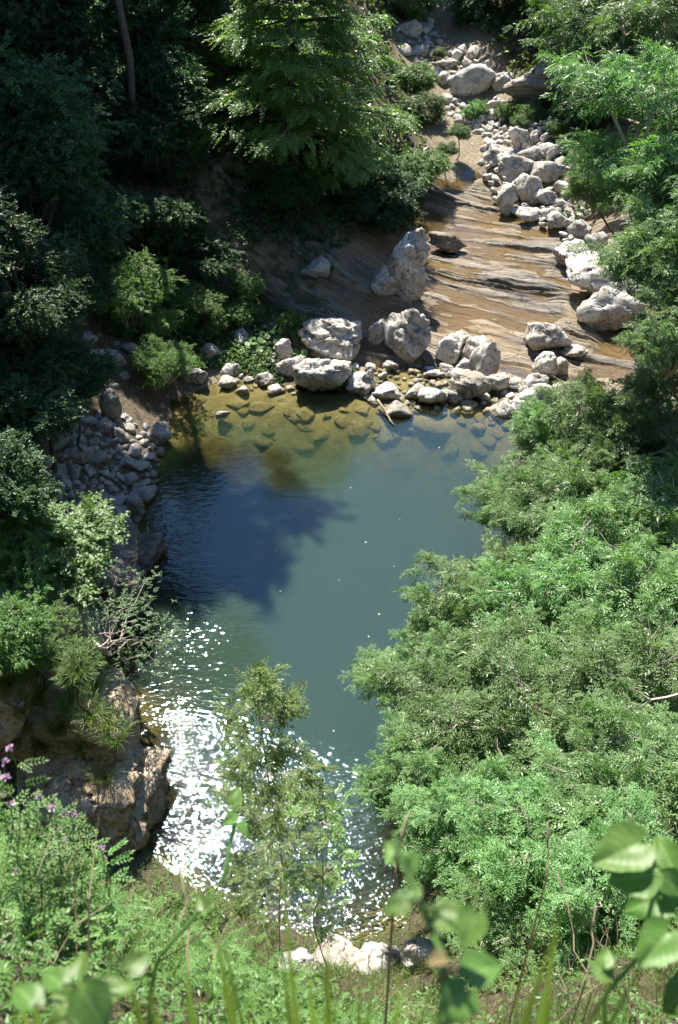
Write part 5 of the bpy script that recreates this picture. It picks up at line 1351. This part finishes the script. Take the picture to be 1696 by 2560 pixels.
def vine(stem_px, leaves, d, label, seed, root_xy=None):
    rng = np.random.default_rng(seed)
    S = [at(x, y, d + dd) for x, y, dd in stem_px]
    rx, ry = (S[-1][0], S[-1][1]) if root_xy is None else root_xy
    rt = np.array([rx, ry, float(ground(rx, ry))])
    th = thing("climbing_vine", rt, label, "vine")
    mb = MB(); P = np.vstack([np.array(S), rt[None] - np.array([0, 0, .05])]) - rt
    t = np.linspace(0, 1, len(P)); tt = np.linspace(0, 1, 6 * len(P))
    P2 = np.stack([np.interp(tt, t, P[:, q]) for q in range(3)], 1)
    for _ in range(3): P2[1:-1] = (P2[:-2] + 2 * P2[1:-1] + P2[2:]) / 4
    tube(mb, P2, np.linspace(.0022, .004, len(P2)), 6); st = obj("stem", mb.mesh("stem", M_HERB, True), th)
    for k, (x, y, wpx, ang, tiltn, br) in enumerate(leaves):
        c = at(x, y, d + rng.uniform(-.06, .06)); L = (.68 if d < .9 else .8) * wpx / FPX * d
        vd = pix_dir(x, y); right = np.array([1, 0, 0]); upv = norm(np.cross(right, vd)[None])[0]
        T = right * math.cos(ang) + upv * math.sin(ang)
        Nn = -vd * .7 + np.array([0, .15, 1.0]) * 1.0 + rng.normal(0, .3, 3) + upv * tiltn
        T = T + vd * rng.uniform(-.1, .45)
        base = c - norm(T[None])[0] * L * .5 - rt
        obj("leaf", brown_heart if br else hearts[k % 4], th, base, frame_rot(T, Nn), L)
        j = int(np.argmin(np.linalg.norm(P2 - base, axis=1)))
        pm = MB(); tube(pm, wander(rng, P2[j], base, 5, .05), [.0016] * 5, 5); obj("leaf_stalk", pm.mesh("leaf_stalk", M_HERB, True), th)
vine([(1665, 2190, 0), (1640, 2215, 0), (1600, 2390, .02), (1555, 2440, .05), (1500, 2500, .1)],
     [(1540, 2135, 150, 3.5, 0, 0), (1572, 2195, 125, 3.3, -.2, 0), (1612, 2255, 130, 3.45, .1, 0), (1665, 2130, 105, 1.9, 0, 0), (1635, 2375, 125, 3.9, .2, 0), (1690, 2215, 80, 5.6, 0, 0), (1690, 2500, 110, 3.6, .2, 0), (1500, 2420, 60, 2.4, 0, 0), (1515, 2390, 50, 1.2, 0, 0)],
     1.35, "vine with large glossy heart shaped leaves reaching in from the side", 71, (.62, .5))
vine([(985, 2080, 0), (1000, 2150, 0), (1060, 2270, .0), (1110, 2400, .02), (1110, 2560, .05)],
     [(978, 2125, 75, 2.0, 0, 0), (1026, 2170, 80, 5.0, .3, 0), (985, 2265, 80, 3.4, 0, 0), (1150, 2285, 130, .2, 0, 0), (1172, 2330, 110, 4.2, 0, 0), (1215, 2420, 135, .3, .3, 0), (1130, 2520, 140, 3.9, 0, 0), (1088, 2400, 60, 3.4, 0, 1), (1100, 2270, 45, 3.8, 0, 1), (1040, 2230, 60, .8, 0, 0)],
     .80, "blurred climbing vine with drooping leaves in front of the pool's near shore", 72, (.14, .30))
vine([(250, 2440, 0), (230, 2500, 0), (210, 2580, .03)],
     [(178, 2500, 120, 2.8, 0, 0), (240, 2530, 120, 5.4, 0, 0), (130, 2440, 80, 2.6, 0, 0), (300, 2470, 80, .3, 0, 0), (150, 2560, 110, 3.4, 0, 0), (350, 2400, 70, .8, 0, 0), (60, 2480, 90, 2.4, 0, 0), (200, 2400, 70, 1.6, 0, 0)],
     1.0, "blurred yellow green leaves in the bottom corner by the flowers", 73, (-.36, .30))
vine([(590, 2010, 0), (585, 2070, 0), (560, 2200, 0), (480, 2300, .05), (380, 2410, .1)],
     [(590, 1985, 50, 1.4, 0, 0), (572, 2050, 45, 3.8, 0, 0), (612, 2075, 42, 5.6, 0, 0), (500, 2250, 45, 2.2, 0, 0)],
     1.6, "leafy twig slanting up before the sparkling water", 74, (-.45, .75))

# blurred grass blades right under the lens
def blade_mesh(seed, L, w, bend):
    V, F = [], []; n = 9
    for i in range(n):
        t = i / (n - 1); ww = w * (1 - t ** 2.2) * (0.6 + .4 * min(1, t * 4)) + 1e-4
        V += [[bend * t * t, -ww / 2, L * t], [bend * t * t, 0, L * t - w * .18], [bend * t * t, ww / 2, L * t]]
    for i in range(n - 1):
        for j in (0, 1): F.append([3 * i + j, 3 * i + j + 1, 3 * i + j + 4, 3 * i + j + 3])
    return mesh_from("blade", np.array(V), np.array(F), M_GRASS, {"lv": np.full(len(V), .4 + .11 * (seed % 6))}, True)
blades = [blade_mesh(s, .5, .019 + .004 * (s % 3), .01 + .01 * (s % 4)) for s in range(6)]
for k, (x0, n, lab) in enumerate([(40, 14, "tuft of blurred grass blades at the very corner below the flowers"), (330, 15, "blurred grass blades beside the yellow green corner leaves"), (560, 16, "blurred grass blades below the leafy twig"), (800, 16, "blurred grass blades at the middle of the bottom edge"),
                                  (930, 12, "tallest blurred grass blades beside the drooping vine"), (1290, 17, "blurred grass blades right of the drooping vine"), (1480, 14, "blurred grass blades under the heart leaved vine")]):
    rng = np.random.default_rng(700 + k)
    c = at(x0, 2560, 1.0); rx, ry = c[0], max(.22, c[1] - .08)
    rt = np.array([rx, ry, float(ground(rx, ry))])
    th = thing("grass_tuft", rt, lab, "grass tuft", "blurred grass tufts at the bottom edge")
    for q in range(n):
        tp = at(x0 + rng.normal(0, 75), 2560 - min(abs(rng.normal(0, 1)) * 85, 170) + 10, 1.0 + rng.uniform(-.15, .25)) - rt
        b0 = np.array([tp[0] * .6 + rng.normal(0, .02), rng.normal(0, .04), -.02])
        v = tp - b0; L = np.linalg.norm(v)
        a = rng.uniform(0, 6.28)
        T = np.cross(v, np.array([math.cos(a), math.sin(a), 0]))
        obj("blade", blades[(q + k) % 6], th, b0, frame_rot(np.cross(np.cross(v, T), v), v), (L / .5, 1, L / .5))

# dry stalks with seed heads standing up from the near slope
for k, (x0, y0, x1, y1, d, lab) in enumerate([(1395, 2185, 1480, 2480, 4.5, "dry grey stalk before the ash thicket, bent to the bottom"), (1490, 2270, 1465, 2450, 3.2, "straw stalk with a plump seed head by the vine leaves"), (1370, 2060, 1368, 2190, 3.2, "upright straw stalk among the ash leaves"),
           (1020, 2040, 990, 2180, 2.2, "leaning straw seed head above the drooping vine"), (455, 2180, 470, 2480, 2.4, "dry white stem among the near weeds"), (1555, 2440, 1580, 2540, 3.5, "short dry stalk at the bottom by the brambles")]):
    rng = np.random.default_rng(800 + k)
    tp = at(x0, y0, d); b0 = at(x1, y1, d + .05)
    rt = np.array([b0[0], b0[1] - .05, float(ground(b0[0], b0[1] - .05))])
    if rt[2] > b0[2] - .02: rt[2] = b0[2] - .02
    th = thing("dry_stalk", rt, lab, "dry stalk", "dry stalks of the near slope")
    P = np.vstack([np.array([[0, 0, -.05]]), wander(rng, b0 - rt, tp - rt, 7, .02)])
    mb = MB(); tube(mb, P, np.linspace(.0035, .0018, len(P)), 5); so = obj("stem", mb.mesh("stem", M_DRY), th)
    mb = MB(); e = P[-1]; dv = norm((P[-1] - P[-3])[None])[0]; L = .07
    tube(mb, [e - dv * L, e - dv * L * .6, e - dv * L * .2, e + dv * .01], [.002, .0045, .004, .001], 6); obj("seed_head", mb.mesh("seed_head", M_DRY, True), so)
